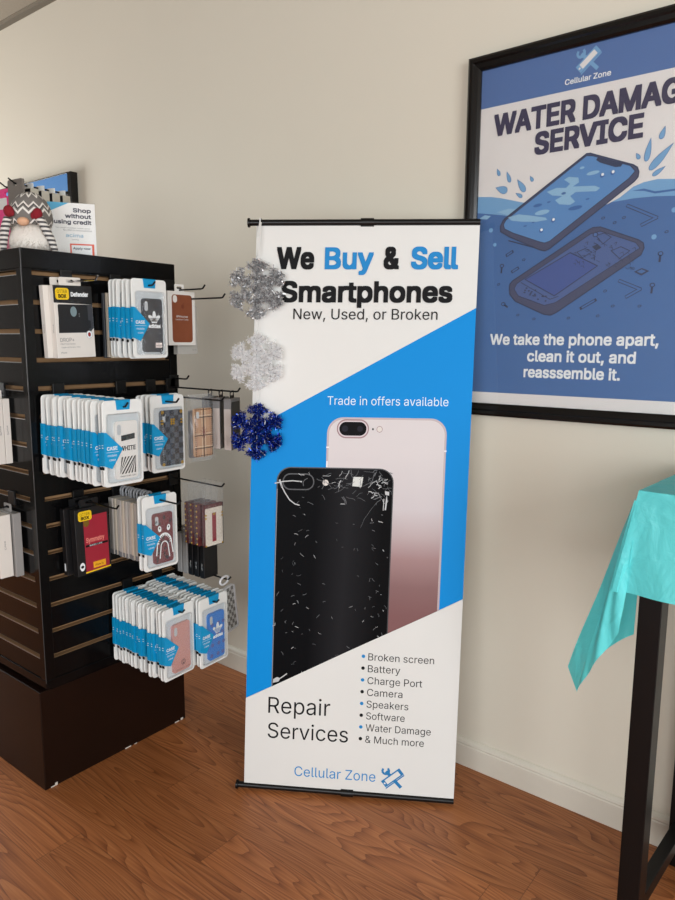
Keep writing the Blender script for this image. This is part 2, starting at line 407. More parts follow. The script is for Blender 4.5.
hook(-.612, 1.452, GZ[0], -1.600, 'black hook carrying the top tier pouches with black striped case', tip=.008)
hook(-.420, 1.455, GZ[0], -1.617, 'black hook holding the brown leather case box, top tier')
hook(-.380, 1.430, GZ[0]-.02, -1.575, 'longer black hook reaching out behind the brown leather case box')
hook(-.410, 1.185, GZ[4]+.01, -1.712, 'empty short black hook on cabinet edge between top and second tier')
hook(-.805, 1.140, GZ[4], -1.470, 'black hook through the long pouch row, second tier near corner')
hook(-.607, 1.136, GZ[4], -1.520, 'black hook through the pouches with dark chequered case')
hook(-.500, 1.138, GZ[4], -1.455, 'black hook holding the tan plaid case in clear bag')
hook(-.425, 1.158, GZ[4], -1.470, 'black hook carrying three narrow grey cartons, second tier far end')
hook(-.762, .855, GZ[8], -1.590, 'black hook above the black and red carton, third tier')
hook(-.634, .860, GZ[8], -1.490, 'black hook through thin grey packs and dark red case pouch')
hook(-.425, .868, GZ[8], -1.545, 'black hook holding clear bags with white and burgundy case')
hook(-.425, .712, GZ[10], -1.600, 'black hook mostly hidden, holding small grey and black cartons')
hook(-.612, .535, GZ[12], -1.515, 'black hook through bottom tier row ending in pink case')
hook(-.500, .537, GZ[12], -1.495, 'black hook through bottom tier row ending in blue case')
hook(-.410, .573, GZ[12]+.02, -1.540, 'black hook at cabinet edge holding clear chequered case, bottom tier')

# ------------------------------------------------------------------ hanging case pouches
PW_, PH_ = .116, .214
fmap = lambda u, v, d: (d, u, v)          # u to +y, v up, d out of the package front (+x)
def case_body(par, m, cx=.006, w=.066, top=-.052, bot=-.196, th=.006, cam=True, deco=None, x0=.0045, camm=None):
    mb = MB(); o = rrect(cx-w/2, cx+w/2, bot, top, .009)
    mb.prism(o, fmap, x0-.003, x0+th-.0008, m)
    o2 = [(cx+(u-cx)*.965, (top+bot)/2+(v-(top+bot)/2)*.985) for u, v in o]
    mb.prism(o2, fmap, x0+th-.0008, x0+th, m)
    P = Print(mb, lambda u, v, d: (x0+th+.0002+d, u, v), .0002)
    if cam:
        P.poly(rrect(cx-w/2+.006, cx-w/2+.017, top-.034, top-.008, .0054), camm or mat('case_cutout', (190,196,200), .4), 1)
    if deco: deco(P, cx, w, top, bot)
    P.done()
    return mb.build('phone_case', par)
def d_trefoil(ink, base, sc=1.0):
    def f(P, cx, w, top, bot):
        c = (cx+.004, top-.058)
        for a, L_ in ((0, .027), (.95, .024), (-.95, .024)):
            d = (math.sin(a), math.cos(a)); P.ellipse((c[0]+d[0]*L_*.5, c[1]-.002+d[1]*L_*.5), .0058, L_*.5, ink, 2, -a, 16)
        P.poly([(c[0]-.014, c[1]+.001), (c[0]+.014, c[1]+.001), (c[0]+.008, c[1]-.008), (c[0]-.008, c[1]-.008)], ink, 2)
        for k in range(3): P.line([(c[0]-.018, c[1]+.004-.004*k), (c[0]+.018, c[1]+.004-.004*k)], .0011, base, 4)
        P.text('adidas', c[0]-.020, c[0]+.020, c[1]-.021, .0095, ink, 5, bold=.03)
    return f
def deco_adidas_black(P, cx, w, top, bot):
    g = mat('case_grey_stripe', (64,62,66), .5)  # the case's own grey diagonal stripes
    for k in range(6):
        y = top-.03-.018*k; P.line([(cx-.026, y-.02), (cx+.0-.01*(k % 2), y)], .0028, g, 1); P.line([(cx+.004, y-.012), (cx+.026, y-.03)], .0028, g, 1)
    d_trefoil(TXW, mat('case_black', (38,36,38), .45))(P, cx, w, top, bot)
    P.poly([(cx+.006, bot+.012), (cx+.028, bot+.012), (cx+.028, bot+.026), (cx+.006, bot+.026)], mat('pale_patch', (232,220,216), .5), 3)
    P.text('adidas', cx+.008, cx+.026, bot+.016, .004, TXK, 4)
def deco_stripes(P, cx, w, top, bot):
    P.poly([(cx-.016, top-.050), (cx+.024, top-.046), (cx+.024, top-.032), (cx-.016, top-.036)], TXK, 1)
    P.text('WHITE', cx-.020, cx+.026, top-.074, .011, TXK, 1, bold=.02)
    y0, y1 = bot+.013, bot+.056
    for k in range(9):
        a = cx-.046+.0095*k; pts = [(a, y0), (a+.0045, y0), (a+.0045+.030, y1), (a+.030, y1)]
        pts = [(min(max(u, cx-.022), cx+.026), v) for u, v in pts]
        if abs(pts[0][0]-pts[1][0])+abs(pts[2][0]-pts[3][0]) > .002: P.poly(pts, TXK, 1)
    P.text('TRADE MARK CASE', cx-.022, cx+.026, bot+.005, .0035, TXK, 1)
def deco_check(P, cx, w, top, bot):
    a = mat('check_dark', (24,27,34), .5)
    gold = mat('gold_fitting', (205,165,70), .35, metal=.7)
    n, mrows = 5, 10; cw = w/n; ch = (top-bot)/mrows
    for i in range(n):
        for j in range(mrows):
            if (i+j) % 2: P.poly([(cx-w/2+i*cw+.0003, bot+j*ch), (cx-w/2+(i+1)*cw-.0003, bot+j*ch), (cx-w/2+(i+1)*cw-.0003, bot+(j+1)*ch), (cx-w/2+i*cw+.0003, bot+(j+1)*ch)], a, 1)
    for k in range(30):
        v = bot+.004+k*(top-bot-.008)/29
        P.ellipse((cx-w/2+.0065, v), .0007, .0012, TXW, 3, n=6)
    for (u, v) in ((cx-w/2+.006, top-.005), (cx-w/2+.006, bot+.005), (cx+w/2-.005, bot+.005), (cx+w/2-.005, top-.005)): P.ellipse((u, v), .005, .005, gold, 3)
    for u in (cx-w/2+.004, cx+w/2-.004):
        for v in (top-.028, top-.036): P.ellipse((u, v), .005, .0028, gold, 4)
    for du in (-.004, .004):
        for dv in (-.006, 0, .006): P.ellipse((cx+.002+du, top-.032+dv), .0036, .003, gold, 5)
def deco_shark(P, cx, w, top, bot):
    dk = mat('shark_dark_patch', (52,24,28), .5)
    for k in range(16): P.ellipse((cx+random.uniform(-.026,.026), random.uniform(bot+.008, top-.008)), random.uniform(.004,.008), random.uniform(.003,.006), dk, 1, random.uniform(0,3))
    for s in (-1, 1):
        P.ellipse((cx+.002+s*.015, top-.045), .0058, .009, TXW, 3, -.15*s); P.ellipse((cx+.002+s*.015, top-.043), .002, .003, TXK, 4)
    def mouth(r, hgt, y0, m, wd, lay):
        pts = [(cx+.002+r*math.cos(a)*1.0, y0+hgt*math.sin(a)) for a in [PI*i/16 for i in range(17)]]
        P.line([(pts[0][0]+.004, y0-.030)]+pts+[(pts[-1][0]-.004, y0-.030)], wd, m, lay)
        return pts
    mouth(.024, .030, bot+.056, TXW, .0034, 3); mouth(.0125, .017, bot+.046, TXW, .0030, 3)
    for i in range(12):
        a = PI*(i+.5)/12; b = (cx+.002+.0225*math.cos(a), bot+.056+.028*math.sin(a)); t_ = (cx+.002+.0165*math.cos(a), bot+.056+.021*math.sin(a))
        d = Vector((-math.sin(a), math.cos(a)))*.0026
        P.poly([(b[0]-d.x, b[1]-d.y), (b[0]+d.x, b[1]+d.y), t_], TXW, 4)
def deco_pink(P, cx, w, top, bot):
    g = mat('rose_grey_ink', (88,66,66), .5)
    P.line([(cx+.004+.008*math.cos(a), bot+.026+.008*math.sin(a)) for a in [2*PI*i/14 for i in range(14)]], .0012, g, 1, close=True)
    P.line([(cx+.002, bot+.020), (cx+.002, bot+.030), (cx+.007, bot+.032), (cx+.007, bot+.022)], .0014, g, 1); P.ellipse((cx+.004, bot+.022), .0022, .002, g, 1)
    P.text('COLOURFUL CASE', cx-.024, cx+.028, bot+.006, .0034, g, 1)
def deco_adidas_blue(P, cx, w, top, bot):
    g = mat('blue_case_pattern', (84,96,168), .5)
    for k in range(12): P.ellipse((cx+(-.022, .004, .024)[k % 3]+.004*(k//3 % 2), bot+.014+.032*(k//3)), .006, .006, g, 1); 
    d_trefoil(TXW, mat('case_blue', (20,122,210), .45))(P, cx, w, top, bot)
MC = dict(black=mat('case_black', (38,36,38), .45), white=mat('case_white', (232,230,226), .4), check=mat('check_light', (74,81,92), .5),
          shark=mat('case_dark_red', (110,32,38), .45), pink=mat('case_pink', (204,150,142), .5, var=.05, vscale=300, bump=.4, bscale=500), blue=mat('case_blue', (20,122,210), .45),
          grey=mat('case_grey', (96,100,108), .45), teal=mat('case_navy', (34,58,92), .45))
def make_pouch(kind, deco=None, cw=.066, ccx=.006, ct=-.052, label='', group='', loc=(0,0,0), hangdrop=.016, th=.009):
    t = thing('case_pouch', label, 'phone case pouch', loc, 0, group)
    W2 = PW_/2; top = hangdrop; bot = top-PH_
    mb = MB(); out = rrect(-W2, W2, bot, top, .010); inn = rrect(-W2+.011, W2-.011, bot+.010, top-.034, .007)
    out2 = [(u*.975, (top+bot)/2+(v-(top+bot)/2)*.988) for u, v in out]
    # rim: outer skirt, bevelled front, back sheet
    n_ = len(out)
    mb.ringprism(out, inn, fmap, -.0010, .0012, PWHITE)
    mb.ringprism(out2, inn, fmap, .0012, .0030, PWHITE)
    mb.prism(out2, fmap, -.0032, -.0010, PWHITE)
    mb.prism([(u*.8, (v-bot)*.8+bot+.014) for u, v in out], fmap, -.0045, -.0032, PGREY)
    P = Print(mb, lambda u, v, d: (-.0009+d, u, v), .0002); P.poly(inn, PGREY, 1); P.done()
    mb.build('sleeve', t)
    case_body(t, MC[kind], w=cw, cx=ccx, top=top+ct, bot=bot+.016, deco=deco, x0=.0015, th=.0055)
    mb = MB(); mb.prism([(u*1.0, v) for u, v in rrect(-W2+.010, W2-.010, bot+.009, top-.033, .007)], fmap, .0076, .0079, CLEAR)
    mb.ringprism(rrect(-W2+.009, W2-.009, bot+.008, top-.032, .008), rrect(-W2+.0115, W2-.0115, bot+.0105, top-.0345, .0065), fmap, .0030, .0080, CLEAR)
    mb.build('window_film', t)
    # header label, folded over the top edge
    mb = MB(); hd = [(-.021, top+.0006), (.022, top+.0006), (.0195, top-.024), (-.018, top-.024)]
    P = Print(mb, lambda u, v, d: (.0031+d, u, v), .0003); P.poly(hd, BLUEL, 1); P.done()
    mb.box((-.0036, -.021, top-.0002), (.0034, .022, top+.0008), BLUEL)
    mb.build('header_label', t)
    mb = MB(); v = lambda f: top-PH_*f
    pts = [(-W2-.0004, v(.355)), (-W2+.006, v(.36)), (-W2+.052, v(.565)), (-W2+.020, v(.785)), (-W2-.0004, v(.745))]
    P = Print(mb, lambda u, w_, d: (.0081+d, u, w_), .0002); P.poly(pts, BLUEL, 1)
    P.text('CASE', -W2+.006, -W2+.036, v(.565), .0085, TXW, 2, bold=.02)
    P.line([(-W2+.004, v(.59)), (-W2+.040, v(.59))], .0008, TXW, 2)
    P.text('mobile', -W2+.008, -W2+.034, v(.64), .0055, TXW, 2); P.text('case', -W2+.012, -W2+.030, v(.69), .0055, TXW, 2); P.done()
    mb.box((-.0040, -W2-.0010, v(.745)), (.0082, -W2-.0002, v(.355)), BLUEL); mb.box((-.0040, -W2-.0010, v(.79)), (.0050, -W2-.0002, v(.755)), TXK)
    for q in (.50, .53): mb.box((-.001, -W2-.0013, v(q+.008)), (.004, -W2-.0009, v(q)), TXW)
    mb.build('side_label', t)
    return t
ORD = ['front', 'second', 'third', 'fourth', 'fifth', 'sixth', 'seventh', 'eighth', 'ninth', 'tenth', 'eleventh', 'twelfth', 'thirteenth', 'fourteenth', 'fifteenth', 'sixteenth', 'seventeenth', 'eighteenth', 'nineteenth', 'twentieth', 'twenty-first', 'twenty-second']
def row(master_front, y, z, x0, x1, n, where, group, followers, jit=.003, yaw=0.0, lean=0.0):
    master_front.location = (x0, y, z); master_front.rotation_euler = (0, lean, yaw)
    for i in range(1, n):
        m = followers[i % len(followers)]
        c = dup(m); f = i/(n-1)
        x = x0+(x1-x0)*f
        c.location = (x, y+random.uniform(-jit, jit), z+random.uniform(-.0025, .002))
        c.rotation_euler = (random.uniform(-.022, .022), lean, yaw*(1-f)+random.uniform(-.02, .02))
        nth = ORD[i] if i < n-1 else 'hindmost'
        c['label'] = '%s blue-labelled white pouch%s, %s' % (nth, ' from front' if nth != 'hindmost' else '', where)
        c['group'] = group
FOL = [make_pouch(k) for k in ('grey', 'teal', 'white')]
gA, gB, gB2, gC, gD, gD2 = ('pouches on the top tier', 'pouches in the long second tier row', 'pouches behind the chequered case', 'pouches on the third tier', 'bottom tier pouches behind the pink case', 'bottom tier pouches behind the blue case')
pA = make_pouch('black', deco_adidas_black, .066, .006, -.052, 'clear pouch with black adidas phone case, foremost on the top tier', gA)
row(pA, -.610, 1.452, -1.632, -1.735, 6, 'top tier row with black adidas case', gA, FOL)
pB = make_pouch('white', deco_stripes, .066, .006, -.052, 'clear pouch with white case bearing black diagonal stripes, second tier front', gB)
row(pB, -.807, 1.140, -1.492, -1.770, 14, 'long second tier row with diagonal-striped case', gB, FOL, jit=.005, lean=.02)
pB2 = make_pouch('check', deco_check, .076, .010, -.042, 'clear pouch with dark chequered gold-studded case, second tier beside plaid case', gB2)
row(pB2, -.601, 1.136, -1.580, -1.640, 4, 'second tier row with dark chequered case', gB2, FOL)
pC = make_pouch('shark', deco_shark, .066, .006, -.052, 'clear pouch with dark red case showing toothed shark face, third tier', gC)
row(pC, -.634, .858, -1.585, -1.604, 2, 'third tier behind shark case', gC, FOL, yaw=-.03)
pD = make_pouch('pink', deco_pink, .066, .006, -.052, 'clear pouch with plain pink phone case, bottom tier front', gD)
row(pD, -.613, .535, -1.545, -1.774, 16, 'bottom tier row with pink case', gD, FOL, jit=.004, yaw=.05)
pE = make_pouch('blue', deco_adidas_blue, .066, .006, -.052, 'clear pouch with bright blue adidas phone case, bottom tier front right', gD2)
row(pE, -.497, .537, -1.525, -1.774, 16, 'bottom tier row with blue adidas case', gD2, FOL, jit=.004, yaw=.05)
for m in FOL:
    for ch in [x for x in bpy.data.objects if x.parent == m]: bpy.data.objects.remove(ch)
    bpy.data.objects.remove(m)

# ------------------------------------------------------------------ boxed goods
def carton(name, label, cat, loc, w, h, th, m, group=None, rz=0.0, rx=0.0, tab=None, deco=None, side=None, tabm=None, eps=.0002):
    """box hung by a tab at its top; local origin at the hang hole, front faces +x"""
    t = thing(name, label, cat, loc, rz, group); t.rotation_euler = (rx, 0, rz)
    top = -.012 if tab else .0
    mb = MB(); mb.box((-th/2, -w/2, top-h), (th/2, w/2, top), m, .0008, 1)
    P = Print(mb, lambda u, v, d: (th/2+.0001+d, u, v-0), eps)
    if deco: deco(P, w, h, top)
    P.done()
    Q = Print(mb, lambda u, v, d: (u, -w/2-.0001-d, v), eps)
    if side: side(Q, th, h, top)
    Q.done(); mb.build('carton', t)
    if tab:
        mb = MB(); mb.ringprism(rrect(-tab, tab, -.013, .010, .003, 2), rrect(-.010, .010, -.004, .004, .0019, 2), fmap, -.0008, .0008, tabm or m); mb.build('hang_tab', t)
    return t
def vtext(P, s, u, v, L_, cap, m):       # text that runs up the side
    P.text(s, u, u+L_, v, cap, m, 1, rot=PI/2)
def defender(P, w, h, top):
    P.poly([(-w/2, top-.045), (w/2, top-.049), (w/2, top), (-w/2, top)], BCARD, 1)
    P.poly(rrect(-w/2+.006, -w/2+.045, top-.037, top-.007, .007), YEL, 2)
    P.text('OTTER', -w/2+.011, -w/2+.040, top-.020, .0085, TXK, 3); P.text('BOX', -w/2+.014, -w/2+.037, top-.032, .0085, TXK, 3, bold=.03)
    P.text('Defender', -w/2+.050, w/2-.011, top-.028, .0105, TXW, 3, bold=.03)
    P.poly([(-w/2+.012, top-.049), (w/2-.001, top-.049), (w/2-.001, top-.112), (w/2-.013, top-.124), (-w/2+.008, top-.124)], mat('carton_window', (60,60,64), .3), 1)
    c = mat('rugged_black_case', (20,21,24), .6)
    P.poly(rrect(-w/2+.010, w/2-.016, top-.122, top-.050, .003), c, 2)
    P.poly([(w/2-.018, top-.090), (w/2-.009, top-.092), (w/2-.009, top-.112), (w/2-.018, top-.114)], c, 3)
    P.ellipse((-.002, top-.068), .0095, .0135, mat('oval_cutout', (120,140,146), .4), 4); P.ellipse((.014, top-.074), .0015, .002, TXG, 4, n=8); P.ellipse((.014, top-.080), .0015, .002, TXG, 4, n=8)
    P.text('DROP+', -w/2+.010, -.006, top-.147, .010, TXG, 2); P.text('PROTECTION', -w/2+.010, -.004, top-.155, .0035, TXG, 2)
    P.text('rugged screenless case', -w/2+.012, .010, top-.163, .003, TXG, 2); P.text('iPhone', -w/2+.010, -w/2+.026, top-.178, .0045, TXG, 2)
    P.ellipse((w/2-.016, top-.129), .0095, .0105, TXW, 3); P.line([(w/2-.016+.009*math.cos(a), top-.129+.010*math.sin(a)) for a in [2*PI*i/16 for i in range(16)]], .0006, TXG, 4, True)
    P.ellipse((w/2-.016, top-.129), .0045, .006, mat('red_badge', (150,40,40), .5), 5, n=10)
def side_words(word, m=TXG, v=.35):
    def f(P, th, h, top): vtext(P, word, .002, top-h*(1-v), .022, .0045, m)
    return f
carton('phone_case_carton', 'white carton with black top, yellow logo and black rugged case inside, front', 'phone case box', (-1.750, -.776, 1.457), .113, .190, .022, CARTON, 'white cartons on the chrome hook', tab=.032, deco=defender, side=side_words('iPhone'), rx=.03)
carton('phone_case_carton', 'plain white carton tucked behind the white black-topped carton', 'phone case box', (-1.7722, -.790, 1.457), .113, .190, .019, CARTON, 'white cartons on the chrome hook', tab=.030, side=side_words('iPhone'), rx=.03)
# thin packs between the carton and the top tier pouches
x_ = -1.776
for i, (m, w_, h_, lb) in enumerate(((mat('dark_slim_pack', (52,56,62), .4), .100, .182, 'slim dark grey pack, hindmost beside the beige pack, top tier'), (BEIGE, .100, .180, 'slim beige pack between dark pack and pouches, top tier'), (mat('ivory_slim_pack', (214,206,190), .5), .100, .182, 'slim ivory pack right behind the pouches, top tier'))):
    carton('slim_pack', lb, 'phone accessory pack', (x_+.0125*i, -.612+.004*i, 1.446), w_, h_, .010, m, 'slim packs on the top tier', tab=.02)
def leather(P, w, h, top):
    P.poly(rrect(-w/2+.008, w/2-.008, top-h+.006, top-.007, .008), mat('white_inset', (238,236,232), .4), 1)
    P.poly(rrect(-w/2+.014, w/2-.012, top-h+.009, top-.010, .010), mat('saddle_leather', (136,74,46), .55, var=.12, vscale=60), 2)
    P.poly(rrect(-w/2+.018, -w/2+.034, top-.034, top-.012, .0075), mat('white_inset', (238,236,232), .4), 3)
    g = mat('embossed_mark', (118,54,32), .5); P.ellipse((.003, top-.045), .0055, .0065, g, 3); P.ellipse((.006, top-.036), .0015, .003, g, 3, -.5, 8)
    P.text('iPhone', -w/2+.030, w/2-.030, top-.078, .006, TXW, 3); P.text('Leather Case', -w/2+.028, w/2-.028, top-.086, .004, TXW, 3)
carton('phone_case_carton', 'white carton framing brown leather phone case, top tier far end', 'phone case box', (-1.735, -.420, 1.462), .104, .162, .020, mat('bright_carton', (236,234,230), .4), 'cartons at the far end of the top tier', tab=.018, deco=leather)
carton('phone_case_carton', 'pale grey carton hanging lower behind the brown leather case box', 'phone case box', (-1.762, -.378, 1.422), .080, .150, .020, mat('pale_grey_carton', (190,188,182), .45), 'cartons at the far end of the top tier', tab=.018, side=side_words('iPhone'), deco=lambda P, w, h, top: (vtext(P, 'iPhone 11', w/2-.008, top-.10, .03, .004, TXG), P.text('Case', w/2-.022, w/2-.006, top-h+.012, .004, TXG, 1)))
def bag(name, label, loc, w, h, group, build, rz=0.0, headcol=None):
    t = thing(name, label, 'bagged phone case', loc, rz, group)
    mb = MB(); seg = 10
    # pillow bag, two sheets sealed at the edge
    for s in (1, -1):
        vs, fs = [], []
        for i in range(seg+1):
            for j in range(seg+1):
                u = -w/2+w*i/seg; v = .012-h*j/seg; e = min(i, seg-i)/2.2; e2 = min(max(j-2, 0), seg-j)/1.6
                d = s*(.0006+.0095*min(1, e)*min(1, e2))+random.uniform(-.0007, .0007); vs.append((d, u, v))
        for i in range(seg):
            for j in range(seg): fs.append((i*(seg+1)+j, i*(seg+1)+j+1, (i+1)*(seg+1)+j+1, (i+1)*(seg+1)+j))
        mb.mesh(vs, fs, BAG)
    mb.build('clear_bag', t)
    build(t); return t
def plaid(t):
    mb = MB(); tan = mat('tan_plaid', (186,148,116), .5, var=.04); w, top, bot = .066, -.030, -.168
    mb.prism(rrect(-w/2, w/2, bot, top, .006), fmap, -.004, .004, tan)
    P = Print(mb, lambda u, v, d: (.0042+d, u, v), .0002)
    bk = mat('plaid_dark', (50,42,38), .5); wh = mat('plaid_cream', (232,214,188), .5); rd = mat('plaid_maroon', (130,60,58), .5)
    for u in (-.0, ): P.line([(u, bot), (u, top)], .0028, bk, 1)
    for u in (-.006, .006): P.line([(u, bot), (u, top)], .0016, wh, 1)
    for v in (top-.025, (top+bot)/2-.008, bot+.024): P.line([(-w/2, v), (w/2, v)], .0024, bk, 2); P.line([(-w/2, v+.005), (w/2, v+.005)], .0014, wh, 1)
    for u in (-.024, .024): P.line([(u, bot), (u, top)], .001, rd, 1)
    for k in range(9):
        a = 2*PI*k/9; P.line([(.0, -.098), (.013*math.cos(a), -.098+.016*math.sin(a))], .0016, rd, 3)
    st = mat('dark_studs', (36,32,32), .4)
    for k in range(24):
        v = bot+.003+k*(top-bot-.006)/23
        for u in (-w/2+.003, w/2-.003): P.ellipse((u, v), .0022, .0018, st, 4, n=6)
    for k in range(11):
        u = -w/2+.003+k*(w-.006)/10
        for v in (bot+.003, top-.003): P.ellipse((u, v), .002, .0018, st, 4, n=6)
    P.poly(rrect(-w/2+.006, -w/2+.016, top-.028, top-.008, .0045), mat('case_cutout', (190,196,200), .4), 5)
    P.done(); mb.build('phone_case', t)
bag('bagged_case', 'tan plaid phone case in clear bag, foremost on second tier', (-1.535, -.512, 1.142), .088, .192, 'bagged cases on the second tier', plaid)
def glitter(t):
    mb = MB(); g = mat('silver_glitter_case', (120,122,126), .3, metal=.5, var=.7, vscale=500)
    mb.prism(rrect(-.036, .033, -.170, -.032, .006), fmap, -.004, .004, g); mb.build('phone_case', t)
bag('bagged_case', 'silver glitter phone case in clear bag between plaid and chequered cases', (-1.560, -.505, 1.138), .092, .196, 'bagged cases on the second tier', glitter)
def grey_side(P, th, h, top):
    P.poly([(-th/2+.0005, top-h+.001), (th/2-.0005, top-h+.001), (th/2-.0005, top-.03), (-th/2+.0005, top-.03)], mat('pinkish_grey_card', (178,168,162), .5), 1)
    vtext(P, 'iPhone 11', .001, top-h+.014, .028, .004, mat('red_brown_ink', (130,70,60), .5))
def grey_front(P, w, h, top):
    P.poly([(-w/2+.004, top-.105), (w/2-.004, top-.105), (w/2-.004, top-.01), (-w/2+.004, top-.01)], mat('smoky_window', (40,42,46), .2), 1)
    P.text('iPhone', -w/2+.010, w/2-.010, top-h+.012, .006, TXG, 1)
for i, lb in enumerate(('foremost grey carton turned sideways, second tier far end by blue snowflake', 'middle of three sideways grey cartons, second tier far end', 'innermost of three sideways grey cartons, beside plaid case')):
    carton('phone_case_carton', lb, 'phone case box', (-1.505-.047*i, -.425, 1.150), .070, .150, .022, mat('dim_grey_carton', (112,110,110), .45), 'sideways grey cartons on the second tier', rz=.42, tab=.014, deco=grey_front, side=grey_side, tabm=BCARD)
def symmetry(P, w, h, top):
    rd = mat('crimson_card', (158,34,52), .45, var=.1, vscale=20)
    P.poly([(-w/2+.025, top-h+.008), (w/2-.006, top-h+.008), (w/2-.006, top-.024), (-w/2+.025, top-.024)], rd, 1)
    P.poly(rrect(-w/2+.010, -w/2+.052, top-.036, top-.008, .007), YEL, 3); P.text('OTTER', -w/2+.016, -w/2+.046, top-.021, .008, TXK, 4); P.text('BOX', -w/2+.018, -w/2+.044, top-.032, .008, TXK, 4, bold=.03)
    P.ellipse((-w/2+.034, top-.044), .009, .010, mat('dark_gold_badge', (120,90,20), .5), 2)
    P.text('Symmetry', -w/2+.030, w/2-.018, top-.100, .013, mat('salmon_ink', (226,130,120), .5), 2, bold=.02)
    P.line([(-w/2+.030, top-.110), (w/2-.010, top-.110)], .006, TXK, 2); P.text('SERIES CASE', -w/2+.040, w/2-.026, top-.112, .004, TXW, 3)
    P.poly([(-w/2+.048, top-h+.014), (w/2-.018, top-h+.014), (w/2-.018, top-h+.032), (-w/2+.048, top-h+.032)], mat('orange_label', (238,170,30), .5), 2)
    P.text('iPhone Xs', -w/2+.054, w/2-.026, top-h+.019, .006, TXK, 3)
    P.line([(-w/2+.025, top-h+.006), (w/2-.004, top-h+.008)], .004, YEL, 2); P.ellipse((-w/2+.014, top-h+.026), .008, .012, TXW, 2); P.ellipse((-w/2+.014, top-h+.026), .005, .004, TXK, 3)
carton('phone_case_carton', 'black carton with crimson front and yellow logo, third tier near corner', 'phone case box', (-1.737, -.760, .853), .106, .192, .024, BCARD, 'black cartons on the third tier', tab=.03, deco=symmetry, rx=.02)
carton('phone_case_carton', 'black carton mostly hidden behind the crimson-fronted one', 'phone case box', (-1.7685, -.772, .853), .106, .192, .020, BCARD, 'black cartons on the third tier', tab=.03, rx=.02, side=lambda P, th, h, top: P.poly([(-.003, top-h+.012), (.003, top-h+.012), (.003, top-h+.034), (-.003, top-h+.034)], TXW, 1))
# thin grey packs with curled grey hangers, third tier
lightg = mat('light_grey_pack', (176,172,166), .45, var=.05)
def slim_side(P, th, h, top):
    P.poly([(-th/2, top-h), (th/2, top-h), (th/2, top-h+.014), (-th/2, top-h+.014)], TXG, 1)
for i in range(10):
    nth = ['foremost', 'second', 'third', 'fourth', 'fifth', 'sixth', 'seventh', 'eighth', 'ninth', 'hindmost'][i]
    lb = ('%s thin grey pack hung on a curled hanger, third tier' % nth) if i in (0, 9) else '%s from the front among thin grey packs on third tier' % nth
    t = thing('slim_pack', lb, 'phone accessory pack', (-1.640-.0138*i, -.626+random.uniform(-.002, .002), .860), random.uniform(-.03, .03), 'thin grey packs on the third tier')
    mb = MB(); th = .0095; mb.box((-th/2, -.052, -.180), (th/2, .050, -.012), (lightg, BEIGE)[i % 3 == 1], .0006, 1)
    P = Print(mb, lambda u, v, d: (u, -.0523-d, v), .0002); slim_side(P, th, .168, -.012); P.done(); mb.build('carton', t)
    mb = MB(); mb.tube([(0, .020*math.cos(a)*.5-.002, .012*math.sin(a)+.002) for a in [math.radians(-80+34*k) for k in range(9)]] + [(0, -.010, -.013)], .0032, mat('grey_hanger', (140,142,146), .4), 8); mb.build('hanger', t, smooth=True)
def luxe(t):
    w, top, bot = .074, -.050, -.182
    mb = MB(); mb.prism(rrect(-w/2, w/2, bot, top, .004), fmap, -.006, .004, mat('wine_leather', (88,30,36), .45))
    P = Print(mb, lambda u, v, d: (.0042+d, u, v), .0002); cr = mat('cream_monogram', (226,218,206), .45); gl = mat('gold_fitting', (205,165,70), .35, metal=.7); gy = mat('monogram_grey', (178,168,156), .5)
    P.poly(rrect(-w/2+.002, w/2-.002, bot+.002, top-.012, .003), cr, 1)
    for i in range(7):
        for j in range(9):
            u, v = -w/2+.008+.0108*i, bot+.008+.0135*j+.006*(i % 2)
            P.line([(u+.005*math.cos(a), v+.006*math.sin(a)) for a in [PI/3*k for k in range(6)]], .0006, gy, 2, True)
    P.poly([(-.008, bot+.014), (.008, bot+.014), (.008, top-.028), (-.008, top-.028)], mat('crimson_strap', (140,34,48), .45), 3)
    P.ellipse((.0, top-.032), .0055, .004, gl, 4)
    for u in (-w/2+.004, w/2-.004):
        for v in (top-.032, top-.042): P.ellipse((u, v), .0045, .003, gl, 4)
        for v in (bot+.004,): P.ellipse((u, v), .004, .003, gl, 4)
    P.line([(-w/2+.001, bot+.001), (w/2-.001, bot+.001)], .0016, TXK, 4); P.line([(w/2-.001, bot), (w/2-.001, top)], .0018, TXK, 4)
    P.done(); mb.build('phone_case', t)
def wine(t):
    mb = MB(); m = mat('wine_monogram', (96,44,46), .45, var=.5, vscale=160); w, top, bot = .074, -.050, -.182
    mb.prism(rrect(-w/2, w/2, bot, top, .004), fmap, -.005, .005, m)
    for k in range(8): mb.ell((-.001, -w/2-.0005, bot+.006+k*(top-bot-.012)/7), (.003, .0022, .003), mat('gold_fitting', (205,165,70), .35, metal=.7), 8, 6)
    mb.build('phone_case', t)
bag('bagged_case', 'cream monogram case with crimson strap in clear bag, third tier', (-1.590, -.432, .862), .088, .186, 'bagged luxury cases', luxe)
for i, lb in enumerate(('wine red case in clear bag just behind the cream monogram case', 'wine red case in clear bag, middle of the third tier bags', 'wine red case in clear bag, hindmost of the third tier bags')):
    bag('bagged_case', lb, (-1.619-.026*i, -.434, .862), .096, .186, 'bagged luxury cases', wine)
for i in range(5):
    m = (BCARD, BCARD, BCARD, GREYC, GREYC)[i]
    lb = ('foremost small black carton below the bagged luxury cases', 'middle small black carton below the bagged luxury cases', 'innermost small black carton, next to the two grey ones', 'small grey carton next to the black ones below luxury cases', 'hindmost small grey carton below the bagged luxury cases')[i]
    carton('small_carton', lb, 'phone accessory box', (-1.622-.027*i, -.425, .712), .056, .128, .020, m, 'small cartons below the bagged cases', tab=.014, side=(side_words('10W Fast', TXW, .2) if i < 3 else None))
